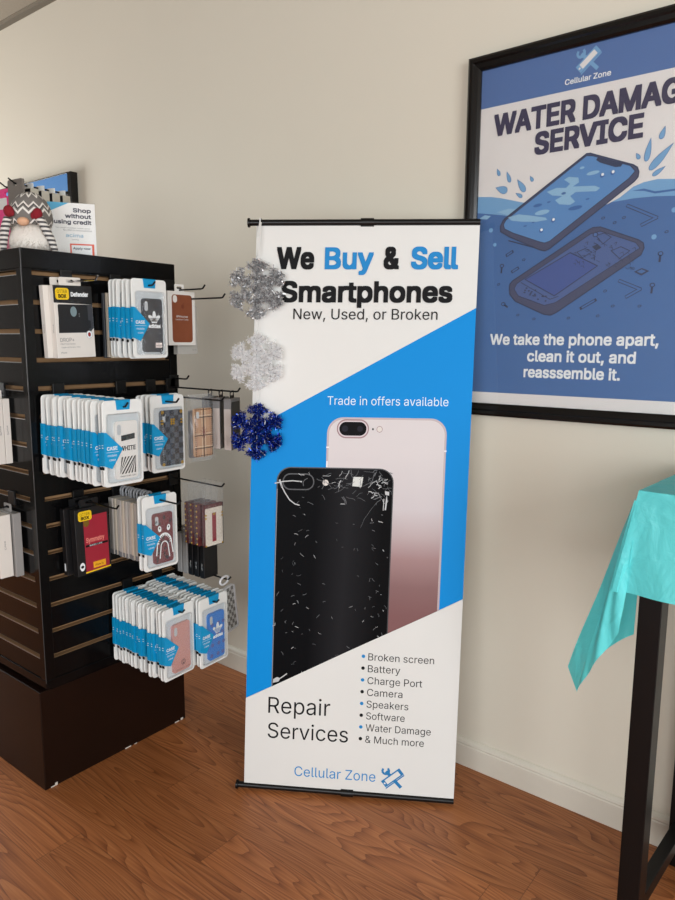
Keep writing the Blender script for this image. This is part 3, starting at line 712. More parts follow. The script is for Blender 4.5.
def checker(t):
    mb = MB(); w, top, bot = .062, -.018, -.158
    mb.ringprism(rrect(-w/2-.004, w/2+.004, bot-.004, top+.004, .010), rrect(-w/2, w/2, bot, top, .008), fmap, -.005, .005, mat('frosted_bumper', (214,216,220), .3))
    mb.prism(rrect(-w/2, w/2, bot, top, .008), fmap, -.003, .001, mat('frosted_back', (196,198,198), .4))
    P = Print(mb, lambda u, v, d: (.0012+d, u, v), .0002); a = mat('checker_grey', (120,120,118), .5)
    for i in range(6):
        for j in range(11):
            if (i+j) % 2: P.poly([(-w/2+.0015+.0098*i, bot+.003+.0123*j), (-w/2+.0015+.0098*(i+1), bot+.003+.0123*j), (-w/2+.0015+.0098*(i+1), bot+.003+.0123*(j+1)), (-w/2+.0015+.0098*i, bot+.003+.0123*(j+1))], a, 1)
    P.done(); mb.build('phone_case', t)
    mb = MB(); mb.tube([(.001, .020*math.cos(x)-.006, .012+.012*math.sin(x)) for x in [2*PI*k/18 for k in range(19)]], .0035, mat('frosted_bumper', (214,216,220), .3), 8, cap=False); mb.build('hang_ring', t, smooth=True)
tc_ = thing('bagged_case', 'frosted grey chequered case on ring hanger, at cabinet edge bottom tier', 'phone case', (-1.552, -.420, .564), 0, None); checker(tc_); tc_.rotation_euler = (.13, 0, .12)

# goods on the left-hand face of the cabinet
hook(None, 1.163, GZ[4], .085, 'black hook on left cabinet face above white cartons, second tier', face='front', x=-1.905) if False else None
def fhook(x, z, gz, L_, label):
    t = thing('display_hook', label, 'hook', (x, CY0, z), -PI/2, 'wire hooks on the cabinet')
    mb = MB(); mb.box((-.003, -.017, gz-z-.026), (.004, .017, gz-z+.012), HOOK, .001); mb.build('bracket', t)
    mb = MB(); mb.tube([(.003, 0, 0), (L_-.018, 0, -.001), (L_-.010, 0, 0), (L_, 0, .014)], .0026, HOOK, 8); mb.build('rod', t, smooth=True)
fhook(-1.928, 1.155, GZ[4], .11, 'black hook on left cabinet face above three white cartons')
fhook(-1.910, .840, GZ[8], .13, 'black hook on left cabinet face above thick white carton')
def rside(word):   # side panel facing +y in local = +x in the room
    def f(t, th, w, h):
        mb = MB(); P = Print(mb, lambda u, v, d: (u, w/2+.0002+d, v), .0002); P.text(word, .0045*0-.002, .022, -h*.55, .0045, TXG, 1, rot=PI/2); P.done(); mb.build('side_print', t)
    return f
def fcarton(label, x, y, z, w, h, th, m, group, word):
    t = thing('phone_case_carton', label, 'phone case box', (x, y, z), -PI/2, group)
    mb = MB(); mb.box((-th/2, -w/2, -.012-h), (th/2, w/2, -.012), m, .0008, 1)
    P = Print(mb, lambda u, v, d: (u, w/2+.0001+d, v), .0002); P.text(word, th*.0+.0025, .0275, -h*.62, .0045, TXG, 1, rot=PI/2) if word else None; P.done(); mb.build('carton', t)
    mb = MB(); mb.ringprism(rrect(-.02, .02, -.013, .010, .003, 2), rrect(-.010, .010, -.004, .004, .0019, 2), fmap, -.0008, .0008, m); mb.build('hang_tab', t)
for i, lb in enumerate(('innermost white carton at photo left edge, second tier height', 'middle white carton at photo left edge, second tier height', 'outermost white carton at photo left edge, second tier height')):
    fcarton(lb, -1.928, -.902-.0195*i, 1.155, .088, .178, .018, CARTON, 'white cartons on the left face', 'iPhone')
fcarton('grey slim carton leaning on the cabinet left face, third tier height', -1.908, -.905, .840, .098, .180, .022, GREYC, 'cartons on the left face, third tier', '')
fcarton('thick white carton in front of the grey one at photo left edge', -1.913, -.939, .840, .096, .176, .036, CARTON, 'cartons on the left face, third tier', 'Case')

# ------------------------------------------------------------------ things on top of the cabinet
ZT = CZ1
# gnome
gx, gy = -1.910, -.785
gn = thing('plush_gnome', 'plush gnome with white beard, grey knit hat and striped arms on cabinet top', 'plush toy', (gx, gy, ZT), math.radians(40))
fur = mat('white_fur', (232,226,218), .9, var=.10, vscale=80)
mb = MB()
mb.ell((0, 0, .045), (.060, .050, .055), fur, 28, 18, lambda p: Vector((p.x*(1+.25*(-p.z)), p.y*(1+.25*(-p.z)), max(p.z, -.80))))
for k in range(2600):
    a = random.uniform(0, 2*PI); z = random.uniform(0, 1); rr = .064*(1-.35*z)
    p = Vector((rr*math.cos(a), rr*.85*math.sin(a), .004+.085*z)); n_ = Vector((math.cos(a), math.sin(a), -.5+random.uniform(-.5, .3))).normalized()*.010
    s_ = Vector((-math.sin(a), math.cos(a), random.uniform(-.4, .4)))*.0010
    t_ = p+n_; t_.z = max(t_.z, .001)
    mb.face([p-s_, p+s_, t_], fur)
mb.build('beard', gn, smooth=True)
def knit_mat():
    m = bpy.data.materials.new('knit_zigzag'); m.use_nodes = True; nt = m.node_tree; N = nt.nodes; L = nt.links; b = N['Principled BSDF']; b.inputs['Roughness'].default_value = .95
    tc = N.new('ShaderNodeTexCoord'); sp = N.new('ShaderNodeSeparateXYZ'); L.new(tc.outputs['Object'], sp.inputs[0])
    def mt(op, a, c=None, d=None):
        n = N.new('ShaderNodeMath'); n.operation = op
        for i, v in enumerate((a, c, d)):
            if v is None: continue
            if isinstance(v, (int, float)): n.inputs[i].default_value = v
            else: L.new(v, n.inputs[i])
        return n.outputs[0]
    at = mt('ARCTAN2', sp.outputs[1], sp.outputs[0]); zz = mt('PINGPONG', at, .26)
    h = mt('ADD', sp.outputs[2], mt('MULTIPLY', zz, .055)); band = mt('FRACT', mt('MULTIPLY', h, 22.0))
    cr = N.new('ShaderNodeValToRGB'); L.new(band, cr.inputs[0]); cr.color_ramp.interpolation = 'CONSTANT'; e = cr.color_ramp.elements
    e[0].position = 0; e[0].color = (*lin((120,116,112)), 1); e[1].position = .5; e[1].color = (*lin((232,228,222)), 1)
    k = e.new(.66); k.color = (*lin((120,116,112)), 1); k = e.new(.78); k.color = (*lin((60,58,58)), 1); k = e.new(.86); k.color = (*lin((226,220,214)), 1)
    L.new(cr.outputs[0], b.inputs['Base Color'])
    return m
KN = knit_mat()
mb = MB(); mb.tube([(0,0,.076), (0,0,.092), (.0,0,.112), (.002,.002,.134), (.003,.004,.149), (.004,.006,.159), (.004,.008,.165)], .05, KN, 28, radii=[.052,.057,.056,.048,.037,.022,.004])
mb.build('hat', gn, smooth=True)
mb = MB(); mb.ell((.052*math.cos(-PI/2)*.0+.0, -.057, .080), (.016, .013, .0115), mat('felt_nose', (224,176,142), .8), 18, 12); mb.build('nose', gn, smooth=True)
def stripe_mat():
    m = bpy.data.materials.new('striped_knit'); m.use_nodes = True; nt = m.node_tree; N = nt.nodes; L = nt.links; b = N['Principled BSDF']; b.inputs['Roughness'].default_value = .95
    tc = N.new('ShaderNodeTexCoord'); wv = N.new('ShaderNodeTexWave'); wv.bands_direction = 'Z'; wv.inputs['Scale'].default_value = 28; L.new(tc.outputs['Object'], wv.inputs['Vector'])
    cr = N.new('ShaderNodeValToRGB'); cr.color_ramp.interpolation = 'CONSTANT'; cr.color_ramp.elements[0].color = (*lin((84,82,84)), 1); cr.color_ramp.elements[1].position = .48; cr.color_ramp.elements[1].color = (*lin((228,224,218)), 1)
    L.new(wv.outputs['Fac'], cr.inputs[0]); L.new(cr.outputs[0], b.inputs['Base Color']); return m
ST = stripe_mat(); MI = mat('red_felt', (134,22,36), .9, var=.1, vscale=120)
for s in (-1, 1):
    mb = MB(); mb.tube([(s*.070, -.026, .008), (s*.064, -.034, .036), (s*.053, -.046, .066), (s*.042, -.052, .090)], .012, ST, 14, radii=[.008,.0105,.0115,.010]); mb.build('arm', gn, smooth=True)
    mb = MB(); mz = .107 if s < 0 else .100; mb.ell((s*.038, -.054, mz), (.0135, .012, .0155), MI, 18, 12); mb.ell((s*.038-s*.011, -.058, mz-.005), (.006, .005, .009), MI, 12, 8); mb.build('mitten', gn, smooth=True)

# acrylic sign with card
sx0 = Vector((-1.9375, -.720)); sx1 = Vector((-1.8685, -.6135)); sd = (sx1-sx0).normalized(); sw = .128
sn = Vector((sd.y, -sd.x))
sg = thing('credit_sign', 'white card reading Shop without using credit, standing on cabinet top', 'sign', (sx0.x, sx0.y, ZT), math.atan2(sd.y, sd.x))
mb = MB(); mb.box((0, -.002, 0.002), (sw, .0, .155), mat('sign_card', (238,238,236), .45), 0)
P = Print(mb, lambda u, v, d: (u, -.0022-d, v), .0002)
nv = mat('navy_ink', (38,40,66), .5); cy = mat('cyan_corner', (70,172,214), .5)
P.poly([(0, .155), (.058, .155), (0, .127)], cy, 1)
for s_, u0, v0 in (('Shop', .068, .130), ('without', .046, .1135), ('using credit', .016, .097)): P.text(s_, u0, .117, v0, .0105, nv, 1, bold=.03)
P.text('No credit needed, lease up to', .020, .112, .084, .0035, TXG, 1); P.text('$4,000 in merchandise', .040, .117, .077, .0045, TXG, 1)
P.text('acima', .046, .093, .060, .010, mat('teal_ink', (60,150,190), .5), 1); P.text('leasing', .062, .080, .052, .003, TXG, 1)
P.poly([(.056, .0), (.122, .0), (.122, .042), (.056, .042)], mat('orange_red_frame', (226,84,50), .5), 1); P.poly([(.060, .0), (.116, .0), (.116, .038), (.060, .038)], mat('sign_inset', (236,240,242), .5), 2)
P.text('Apply now', .064, .112, .026, .006, nv, 3, bold=.02)
P.done(); mb.build('card', sg)
mb = MB(); mb.box((-.002, -.0045, 0), (sw+.002, -.0035, .158), GLASS); mb.box((-.002, .0005, 0), (sw+.002, .002, .158), GLASS); mb.box((-.002, -.0045, 0), (sw+.002, .045, .002), GLASS); mb.build('acrylic_stand', sg)
# counter rack whose hooks carry packs above the cabinet
rk = thing('counter_rack', 'black wire rack behind gnome carrying grey and pink packs', 'rack', (-2.10, -.555, ZT))
mb = MB(); mb.box((-.16, -.05, 0), (.08, .05, .006), HOOK, .001); mb.build('foot', rk)
mb = MB(); mb.tube([(-.04, 0, .005), (-.04, 0, .232)], .005, HOOK); mb.build('upright', rk)
mb = MB(); mb.tube([(-.09, 0, .226), (.004, 0, .226)], .004, HOOK); mb.build('crossbar', rk)
for hx, L_ in ((0, .190), (-.068, .185)):
    mb = MB(); mb.tube([(hx, 0, .226), (hx, -.02, .221), (hx, -L_+.02, .224), (hx, -L_, .236)], .0025, HOOK); mb.build('hook', rk, smooth=True)
gp = mat('grey_header_pack', (118,112,106), .5, var=.06); kp = mat('khaki_pack', (186,180,166), .5)
for i in range(5):
    y = -.722+.0345*i; z = ZT+.224-.0015*i
    lb = ('foremost pack, dark grey with slotted header, above gnome hat', 'khaki pack right behind the dark grey one above gnome', 'khaki pack with white header, middle of the rack row', 'khaki pack with white header, fourth along the rack row', 'khaki pack with white header, nearest the sign')[i]
    t = thing('hanging_pack', lb, 'accessory pack', (-2.10, y, z), -PI/2+.10, 'packs on the counter rack')
    m = gp if i == 0 else kp
    if i == 0:
        mb = MB(); mb.ringprism(rrect(-.036, .036, -.16, .012, .006, 3), rrect(-.009, .009, -.007, .003, .003, 3), fmap, -.004, .004, m); mb.build('pack_body', t)
    else:
        mb = MB(); mb.box((-.013, -.036, -.15), (.013, .036, -.010), m, .001); mb.box((.0132, -.034, -.148), (.0136, .034, -.012), TXK); mb.build('pack_body', t)
        mb = MB(); mb.prism([(-.020, -.010), (.030, -.010), (.030, .006), (-.005, .008)], fmap, -.0006, .0006, PWHITE); mb.build('header', t)
t = thing('hanging_pack', 'bright pink accessory pack at photo left edge beside the gnome', 'accessory pack', (-2.168, -.715, ZT+.205), -PI/2+.1, 'packs on the counter rack')
pk = mat('hot_pink_card', (236,70,140), .5)
mb = MB(); mb.ringprism(rrect(-.045, .045, -.17, .014, .004, 3), rrect(-.010, .010, -.008, .004, .003, 3), fmap, -.003, .003, pk); mb.build('pack_body', t)
mb = MB(); mb.prism(rrect(-.038, .0, -.045, -.012, .003, 2), fmap, .003, .0035, PWHITE); mb.build('label', t)

# ------------------------------------------------------------------ banner
A = Vector((-1.3791, -.5195, .012)); B = Vector((-.8612, -.2000, .012)); TL = Vector((-1.4142, -.4066, 1.6176)); TR = Vector((-.9163, -.0567, 1.6176))
BW, BH = .6085, 1.61
nrm = (B-A).cross(TL-A).normalized()
if nrm.y > 0: nrm = -nrm
def bmap(u, v, d):
    s, t_ = u/BW, v/BH
    p = (A*(1-s)+B*s)*(1-t_)+(TL*(1-s)+TR*s)*t_
    bow = .003*math.sin(PI*t_)*(math.cos(2*PI*s)) + .0010*math.sin(9*s+2.5*t_)*math.sin(PI*t_)
    return p+nrm*(d+bow)
borig = (A+B)/2; borig.z = 0
ban = thing('pull_up_banner', 'tall white and blue banner advertising phone buying and repair services', 'banner', tuple(borig))
NU, NV = 14, 40
def bm_(u, v, d):
    i = min(max(int(math.floor(u/BW*NU+1e-6)), 0), NU-1); j = min(max(int(math.floor(v/BH*NV+1e-6)), 0), NV-1)
    a = u/BW*NU-i; b = v/BH*NV-j; g_ = lambda i, j: bmap(BW*i/NU, BH*j/NV, 0)
    p = (g_(i, j)*(1-a)+g_(i+1, j)*a)*(1-b)+(g_(i, j+1)*(1-a)+g_(i+1, j+1)*a)*b
    return p+nrm*d-borig
WH = mat('banner_white', (222,222,219), .55, spec=.25, var=.015, vscale=5); BL_ = mat('banner_blue', (0,138,216), .55, spec=.15, var=.03, vscale=3)
mb = MB(); nu, nv_ = 14, 40
for d_, fl in ((0, 0), (-.0012, 1)):
    vs = [bm_(BW*i/nu, BH*j/nv_, d_) for j in range(nv_+1) for i in range(nu+1)]
    mb.mesh(vs, [(j*(nu+1)+i, j*(nu+1)+i+1, (j+1)*(nu+1)+i+1, (j+1)*(nu+1)+i) for j in range(nv_) for i in range(nu)], WH)
for i0, i1 in ((0, 0), (nu, nu)):
    for j in range(nv_):
        u = BW*i0/nu; mb.face([bm_(u, BH*j/nv_, 0), bm_(u, BH*(j+1)/nv_, 0), bm_(u, BH*(j+1)/nv_, -.0012), bm_(u, BH*j/nv_, -.0012)], WH)
def rose_mat():
    m = bpy.data.materials.new('printed_rose_phone'); m.use_nodes = True; nt = m.node_tree; N = nt.nodes; L = nt.links; b = N['Principled BSDF']; b.inputs['Roughness'].default_value = .5
    tc = N.new('ShaderNodeTexCoord'); sp = N.new('ShaderNodeSeparateXYZ'); L.new(tc.outputs['Object'], sp.inputs[0])
    cr = N.new('ShaderNodeValToRGB'); L.new(sp.outputs[2], cr.inputs[0]); e = cr.color_ramp.elements
    e[0].position = .54; e[0].color = (*lin((120,76,76)), 1); e[1].position = 1.0; e[1].color = (*lin((210,203,204)), 1)
    for p, c in ((.62, (128,90,90)), (.70, (156,122,122)), (.77, (184,166,168)), (.84, (200,192,195))): k = e.new(p); k.color = (*lin(c), 1)
    L.new(cr.outputs[0], b.inputs['Base Color']); return m
def blackphone_mat():
    m = bpy.data.materials.new('printed_black_phone'); m.use_nodes = True; nt = m.node_tree; N = nt.nodes; L = nt.links; b = N['Principled BSDF']; b.inputs['Roughness'].default_value = .55; b.inputs['Specular IOR Level'].default_value = .06
    tc = N.new('ShaderNodeTexCoord'); sp = N.new('ShaderNodeSeparateXYZ'); L.new(tc.outputs['Object'], sp.inputs[0])
    n = N.new('ShaderNodeMath'); n.operation = 'MULTIPLY_ADD'; L.new(sp.outputs[0], n.inputs[0]); n.inputs[1].default_value = 1.0; n.inputs[2].default_value = .5
    cr = N.new('ShaderNodeValToRGB'); L.new(n.outputs[0], cr.inputs[0]); e = cr.color_ramp.elements
    # object x of the printed sheen: u .26 .. .32
    e[0].position = .38; e[0].color = (*lin((9,10,13)), 1); e[1].position = .54; e[1].color = (*lin((10,10,12)), 1)
    k = e.new(.455); k.color = (*lin((34,34,37)), 1)
    L.new(cr.outputs[0], b.inputs['Base Color']); return m
P = Print(mb, bm_, .00024)
P.poly([(0, 1.0485), (BW, 1.3865), (BW, .5830), (0, .2650)], BL_, 1)
rose = rose_mat(); edge = mat('printed_phone_rim', (184,168,172), .4); cutw = mat('printed_antenna_line', (235,232,232), .4)
P.poly(rrect(.2120, .5440, .45, 1.0845, .045, 8), edge, 2)
P.poly(rrect(.2175, .5385, .45, 1.0790, .041, 8), rose, 3)
P.line([(.5405, .995), (.5440, .995)], .004, cutw, 4); P.line([(.2125, 1.0), (.2175, 1.0)], .004, cutw, 4); P.line([(.2145, .96), (.2145, .945)], .004, cutw, 4)
P.poly(rrect(.239, .329, 1.026, 1.0795, .026, 8), mat('printed_lens_rim', (150,118,122), .4), 4); P.poly(rrect(.2425, .3255, 1.0300, 1.0755, .0225, 8), mat('printed_lens_ring', (206,192,196), .4), 5); P.poly(rrect(.246, .322, 1.0335, 1.0720, .019, 8), mat('printed_lens_black', (12,12,16), .6, spec=.1), 6)
P.ellipse((.262, 1.053), .009, .009, mat('printed_lens_glint', (32,32,42), .5, spec=.1), 7); P.ellipse((.304, 1.053), .008, .008, mat('printed_lens_glint', (32,32,42), .5, spec=.1), 7)
P.ellipse((.3400, 1.0525), .0025, .003, TXK, 4); P.ellipse((.3585, 1.0525), .0085, .0090, mat('printed_lens_rim', (150,118,122), .4), 4); P.ellipse((.3585, 1.0525), .0070, .0075, mat('printed_flash', (214,206,200), .4), 5)
bp_ = blackphone_mat(); grl = mat('printed_dark_rim', (44,44,48), .4); crk = mat('printed_crack', (188,190,192), .5); crd = mat('printed_faint_crack', (92,94,98), .5)
P.poly(rrect(.0740, .4035, .20, .9430, .040, 8), grl, 5); P.poly(rrect(.0775, .4005, .20, .9400, .037, 8), bp_, 6)
P.line([(.0755, .25), (.0760, .55), (.0765, .88)], .0022, mat('printed_side_glint', (130,132,138), .4), 7)
P.line(rrect(.0925, .1790, .8795, .9235, .021, 6), .0035, grl, 8, True); P.ellipse((.2125, .9000), .0085, .0085, mat('printed_flash', (214,206,200), .4), 8)
P.poly([(.290, .918), (.318, .918), (.314, .890), (.288, .892)], mat('printed_shard', (206,208,204), .4), 8)
P.line([(.070, .896), (.095, .902), (.120, .904), (.145, .902)], .003, crk, 9); P.line([(.086, .893), (.100, .868), (.112, .850), (.128, .838), (.140, .835)], .003, crk, 9); P.line([(.083, .905), (.090, .886)], .005, crk, 9)
rc = random.Random(3)
def crackline(x, y, a, L_, w_, m):
    pts = [(x, y)]
    for k in range(4):
        a += rc.uniform(-.5, .5); x += L_/4*math.cos(a); y += L_/4*math.sin(a); pts.append((min(max(x, .080), .398), min(y, .938)))
    P.line(pts, w_, m, 9)
for k in range(38): crackline(rc.uniform(.14, .38), .935-abs(rc.gauss(0, .035))-rc.uniform(0, .02), rc.uniform(0, 6.3), rc.uniform(.006, .030), rc.uniform(.0007, .0016), rc.choice([crk, crd, crd]))
for k in range(26): crackline(rc.uniform(.345, .395), rc.uniform(.84, .938), rc.uniform(0, 6.3), rc.uniform(.006, .025), rc.uniform(.001, .0026), rc.choice([crk, crd]))
P.poly([(.380, .880), (.392, .878), (.392, .868), (.381, .870)], crk, 9); P.line([(.386, .862), (.383, .828)], .004, crk, 9); P.line([(.378, .858), (.377, .826)], .002, crk, 9)
for k in range(110):
    crackline(rc.choice([rc.gauss(.14, .035), rc.uniform(.09, .39), rc.gauss(.36, .02)]), rc.uniform(.30, .86), rc.uniform(0, 6.3), rc.uniform(.003, .014), rc.uniform(.0006, .0016), rc.choice([crd, crd, crk]))
for k in range(30): crackline(rc.uniform(.20, .39), rc.uniform(.885, .938)-.05*rc.random(), rc.uniform(-.6, .8), rc.uniform(.010, .034), rc.uniform(.0006, .0011), crd)
P.line([(.3155, .775), (.325, .80), (.345, .83), (.36, .85)], .0007, crd, 9)
P.poly([(.078, .315), (.095, .320), (.100, .330), (.090, .333), (.079, .326)], crk, 9); P.line([(.10, .330), (.118, .344)], .003, crk, 9)
P.poly([(0, .2650), (BW, .5830), (BW, .0), (0, .0)], WH, 11)
Kb = mat('banner_black_ink', (22,22,24), .6, spec=.12); Bl = mat('banner_heading_blue', (38,134,200), .6, spec=.15)
P.text('We', .0585, .1625, 1.4930, .0540, Kb, 12, bold=.028); P.text('Buy', .1911, .3255, 1.4925, .0540, Bl, 12, bold=.024); P.text('&', .3520, .3960, 1.4930, .0540, Kb, 12, bold=.028); P.text('Sell', .4266, .5553, 1.4930, .0540, Bl, 12, bold=.028)
P.text('Smartphones', .0721, .5433, 1.4030, .0520, Kb, 12, bold=.028)
P.text('New, Used, or Broken', .1086, .5050, 1.3540, .0290, Kb, 12)
P.text('Trade in offers available', .2105, .5448, 1.1190, .0235, mat('banner_pale_ink', (214,234,246), .45), 12)
P.text('Repair', .0668, .2469, .2250, .0480, Kb, 12); P.text('Services', .0668, .3013, .1500, .0460, Kb, 12)
items = [('Broken screen', .5367), ('Battery', .4430), ('Charge Port', .5060), ('Camera', .4520), ('Speakers', .4700), ('Software', .4610), ('Water Damage', .5360), ('& Much more', .5180)]
for i, (s_, u1) in enumerate(items):
    v0 = .3950-.0345*i; P.text(s_, .3510, u1, v0, .0205, Kb, 12); P.ellipse((.3370, v0+.011), .0052, .0052, Kb if i % 2 else Bl, 12, n=12)
P.text('Cellular Zone', .1485, .3845, .0400, .0290, Bl, 12)
def logo(P, cu, cv, k, m, inner, layer):
    """phone lying over a spanner"""
    q = lambda a, b: (cu+a*k, cv+b*k)
    ang = math.radians(40); c, s = math.cos(ang), math.sin(ang)
    # spanner from upper left to lower right
    P.line([q(-.30, .28), q(.42, -.46)], .17*k, m, layer)
    arc = [q(-.36+.17*math.cos(a), .34+.17*math.sin(a)) for a in [math.radians(150+ (i*28)) for i in range(10)]]
    P.line(arc, .11*k, m, layer)
    def R_(a, b, a2=c, s2=s): return q(a*a2-b*s2, a*s2+b*a2)
    P.poly([R_(-.60,-.20), R_(.60,-.20), R_(.60,.20), R_(-.60,.20)], m, layer+1)
    P.poly([R_(-.66,-.28), R_(.56,-.28), R_(.60,-.22), R_(-.60,-.22)], m, layer+1)
    P.poly([R_(-.42,-.13), R_(.44,-.13), R_(.44,.13), R_(-.42,.13)], inner, layer+2)
    P.ellipse(R_(-.51, 0), .05*k, .05*k, inner, layer+2, n=10)
logo(P, .4330, .0560, .055, mat('logo_blue', (20,120,180), .45), WH, 12)
P.done(grid=(BW/NU, BH/NV)); mb.keep = False
mb.build('printed_panel', ban)
# rods, end caps, hubs, centre pole and foot
RODM = mat('black_rod', (20,20,21), .3, metal=.4)
def rodset(p, q, name, ex0, ex1):
    d = (q-p).normalized(); a = p-d*ex0; b = q+d*ex1
    mb = MB(); mb.tube([a-borig, b-borig], .0085, RODM, 16); r = mb.build(name, ban, smooth=True)
    for e, dd in ((a, -d), (b, d)):
        if e is b and ex1 < .006: continue
        mb = MB(); mb.tube([e-borig, e+dd*.006-borig], .0125, RODM, 18); mb.build('end_cap', r, smooth=True)
    c = (p+q)/2
    mb = MB(); mb.tube([c-d*.018-borig, c+d*.018-borig], .0115, RODM, 18); mb.box((-.010, -.004, -.010), (.010, .026, .006), RODM, .002, 2, Matrix.Translation(c-borig)@Matrix.Rotation(math.atan2(d.y, d.x), 4, 'Z')); mb.build('clip', r, smooth=True)
    return c
c0 = rodset(A+Vector((0,0,.0)), B+Vector((0,0,.0)), 'bottom_rod', .018, .0)
c1 = rodset(TL+Vector((0,0,.006)), TR+Vector((0,0,.006)), 'top_rod', .018, .0)
back = -nrm
hub = (c0+c1)/2+back*.04; hub.z = .75
mb = MB(); mb.tube([c0+back*.018-borig+Vector((0,0,.01)), c1+back*.022-borig], .006, RODM, 12); mb.build('pole', ban, smooth=True)
ft = Vector((c0.x, c0.y, 0))+Vector((back.x, back.y, 0)).normalized()*.20
mb = MB(); mb.tube([c0+back*.012-borig, Vector((ft.x, ft.y, .010))-borig], .007, RODM, 10); mb.tube([Vector((ft.x, ft.y, .001))-borig, Vector((ft.x, ft.y, .016))-borig], .012, RODM, 14); mb.build('rear_foot', ban, smooth=True)

# ------------------------------------------------------------------ tinsel snowflakes hanging from the banner rod
def snowflake(c, R_, m_list, label, seed, wire):
    rs = random.Random(seed)
    dirU = (B-A).normalized(); n_ = nrm; V = (TL-A).normalized()
    t = thing('tinsel_snowflake', label, 'snowflake ornament', tuple(c), 0, 'snowflake ornaments hanging on the banner')
    mb = MB(); segs = []
    for k in range(6):
        a = math.radians(90+60*k); d = dirU*math.cos(a)+V*math.sin(a); segs.append((Vector((0,0,0)), d*R_*.93))
        for s in (-1, 1):
            a2 = a+s*math.radians(52); d2 = dirU*math.cos(a2)+V*math.sin(a2); segs.append((d*R_*.54, d*R_*.54+d2*R_*.38)); segs.append((d*R_*.28, d*R_*.28+d2*R_*.26)); segs.append((d*R_*.72, d*R_*.72+d2*R_*.20))
    for a_, b_ in segs: mb.tube([a_, b_], .0012, wire, 5)
    for a_, b_ in segs:
        L_ = (b_-a_).length; ax = (b_-a_).normalized(); nn = int(L_*5200)
        for i in range(nn):
            p = a_+ax*L_*rs.random(); r = Vector((rs.gauss(0,1), rs.gauss(0,1), rs.gauss(0,1))); r = (r-ax*r.dot(ax)*.6).normalized()
            ln = rs.uniform(.006, .0135); q = p+r*ln; s_ = r.cross(Vector((rs.gauss(0,1), rs.gauss(0,1), rs.gauss(0,1)))).normalized()*rs.uniform(.0007, .0014)
            mb.face([p-s_*.6, p+s_*.6, q+s_, q-s_], rs.choice(m_list))
    mb.keep = True; mb.build('tinsel', t)
    return t, V
SIL = [mat('silver_tinsel', (225,225,226), .3, metal=.8), mat('silver_tinsel_dark', (150,150,154), .35, metal=.6), mat('silver_tinsel_pale', (238,238,238), .4, metal=.1), mat('silver_tinsel_mid', (196,196,198), .4, metal=.1)]
def add_glow_through(m, col, k):
    nt = m.node_tree; b = nt.nodes['Principled BSDF']; out = nt.nodes['Material Output']; tl = nt.nodes.new('ShaderNodeBsdfTranslucent'); tl.inputs[0].default_value = (*lin(col), 1)
    mx = nt.nodes.new('ShaderNodeMixShader'); mx.inputs[0].default_value = k; nt.links.new(b.outputs[0], mx.inputs[1]); nt.links.new(tl.outputs[0], mx.inputs[2]); nt.links.new(mx.outputs[0], out.inputs[0])
WHT = [mat('white_tinsel', (252,252,252), .5), mat('white_tinsel_pearl', (250,250,252), .3)]
for m in WHT: add_glow_through(m, (252,252,252), .5)
add_glow_through(SIL[2], (240,240,240), .45); add_glow_through(SIL[3], (200,200,200), .4)
BLT = [mat('blue_tinsel', (18,38,150), .22, metal=.75), mat('blue_tinsel_dark', (10,18,90), .3, metal=.5), mat('blue_tinsel_pale', (60,100,220), .25, metal=.6)]
def fpos(z, s): # point just in front of the banner's left edge
    t_ = z/1.6176; p = A*(1-t_)+TL*t_; d = (B-A).normalized(); return p+d*(s+.007)+nrm*.022
cs = fpos(1.440, .002), fpos(1.240, .006), fpos(1.047, .012)
wm = mat('ornament_wire', (170,170,172), .3, metal=.8)
sfs = [snowflake(cs[0], .088, SIL, 'silver tinsel snowflake, topmost of three on the banner edge', 1, wm), snowflake(cs[1], .084, WHT, 'white tinsel snowflake between the silver and blue ones', 2, wm), snowflake(cs[2], .084, BLT, 'dark blue tinsel snowflake, lowest of three on the banner edge', 3, wm)]
V = sfs[0][1]
cord = mat('clear_cord', (214,214,210), .4)
for (t, _), gap in zip(sfs[1:], (.020, .022)):
    mb = MB(); top = V*.084
    mb.tube([top+(B-A).normalized()*.0045*math.sin(a)+V*(.014-.014*math.cos(a)) for a in [2*PI*i/12 for i in range(13)]], .0008, cord, 6, cap=False); mb.build('hanging_loop', t)
mb = MB(); rb0 = V*.088; rt = TL+(B-A).normalized()*.012+Vector((0,0,.017))+nrm*.0-cs[0]
side = (B-A).normalized()
def ribbon(pts, w_):
    for a_, b_ in zip(pts[:-1], pts[1:]): mb.face([a_-side*w_, a_+side*w_, b_+side*w_, b_-side*w_], cord)
ribbon([rb0, rb0+(rt-rb0)*.5+nrm*.010-side*.003, rt+nrm*.011-Vector((0,0,.012)), rt+nrm*.0095, rt, rt-nrm*.0095], .0018)
ribbon([rb0, rb0+(rt-rb0)*.5+nrm*.010+side*.004, rt+nrm*.011-Vector((0,0,.012))+side*.003], .0016)
mb.build('hanging_ribbon', sfs[0][0])

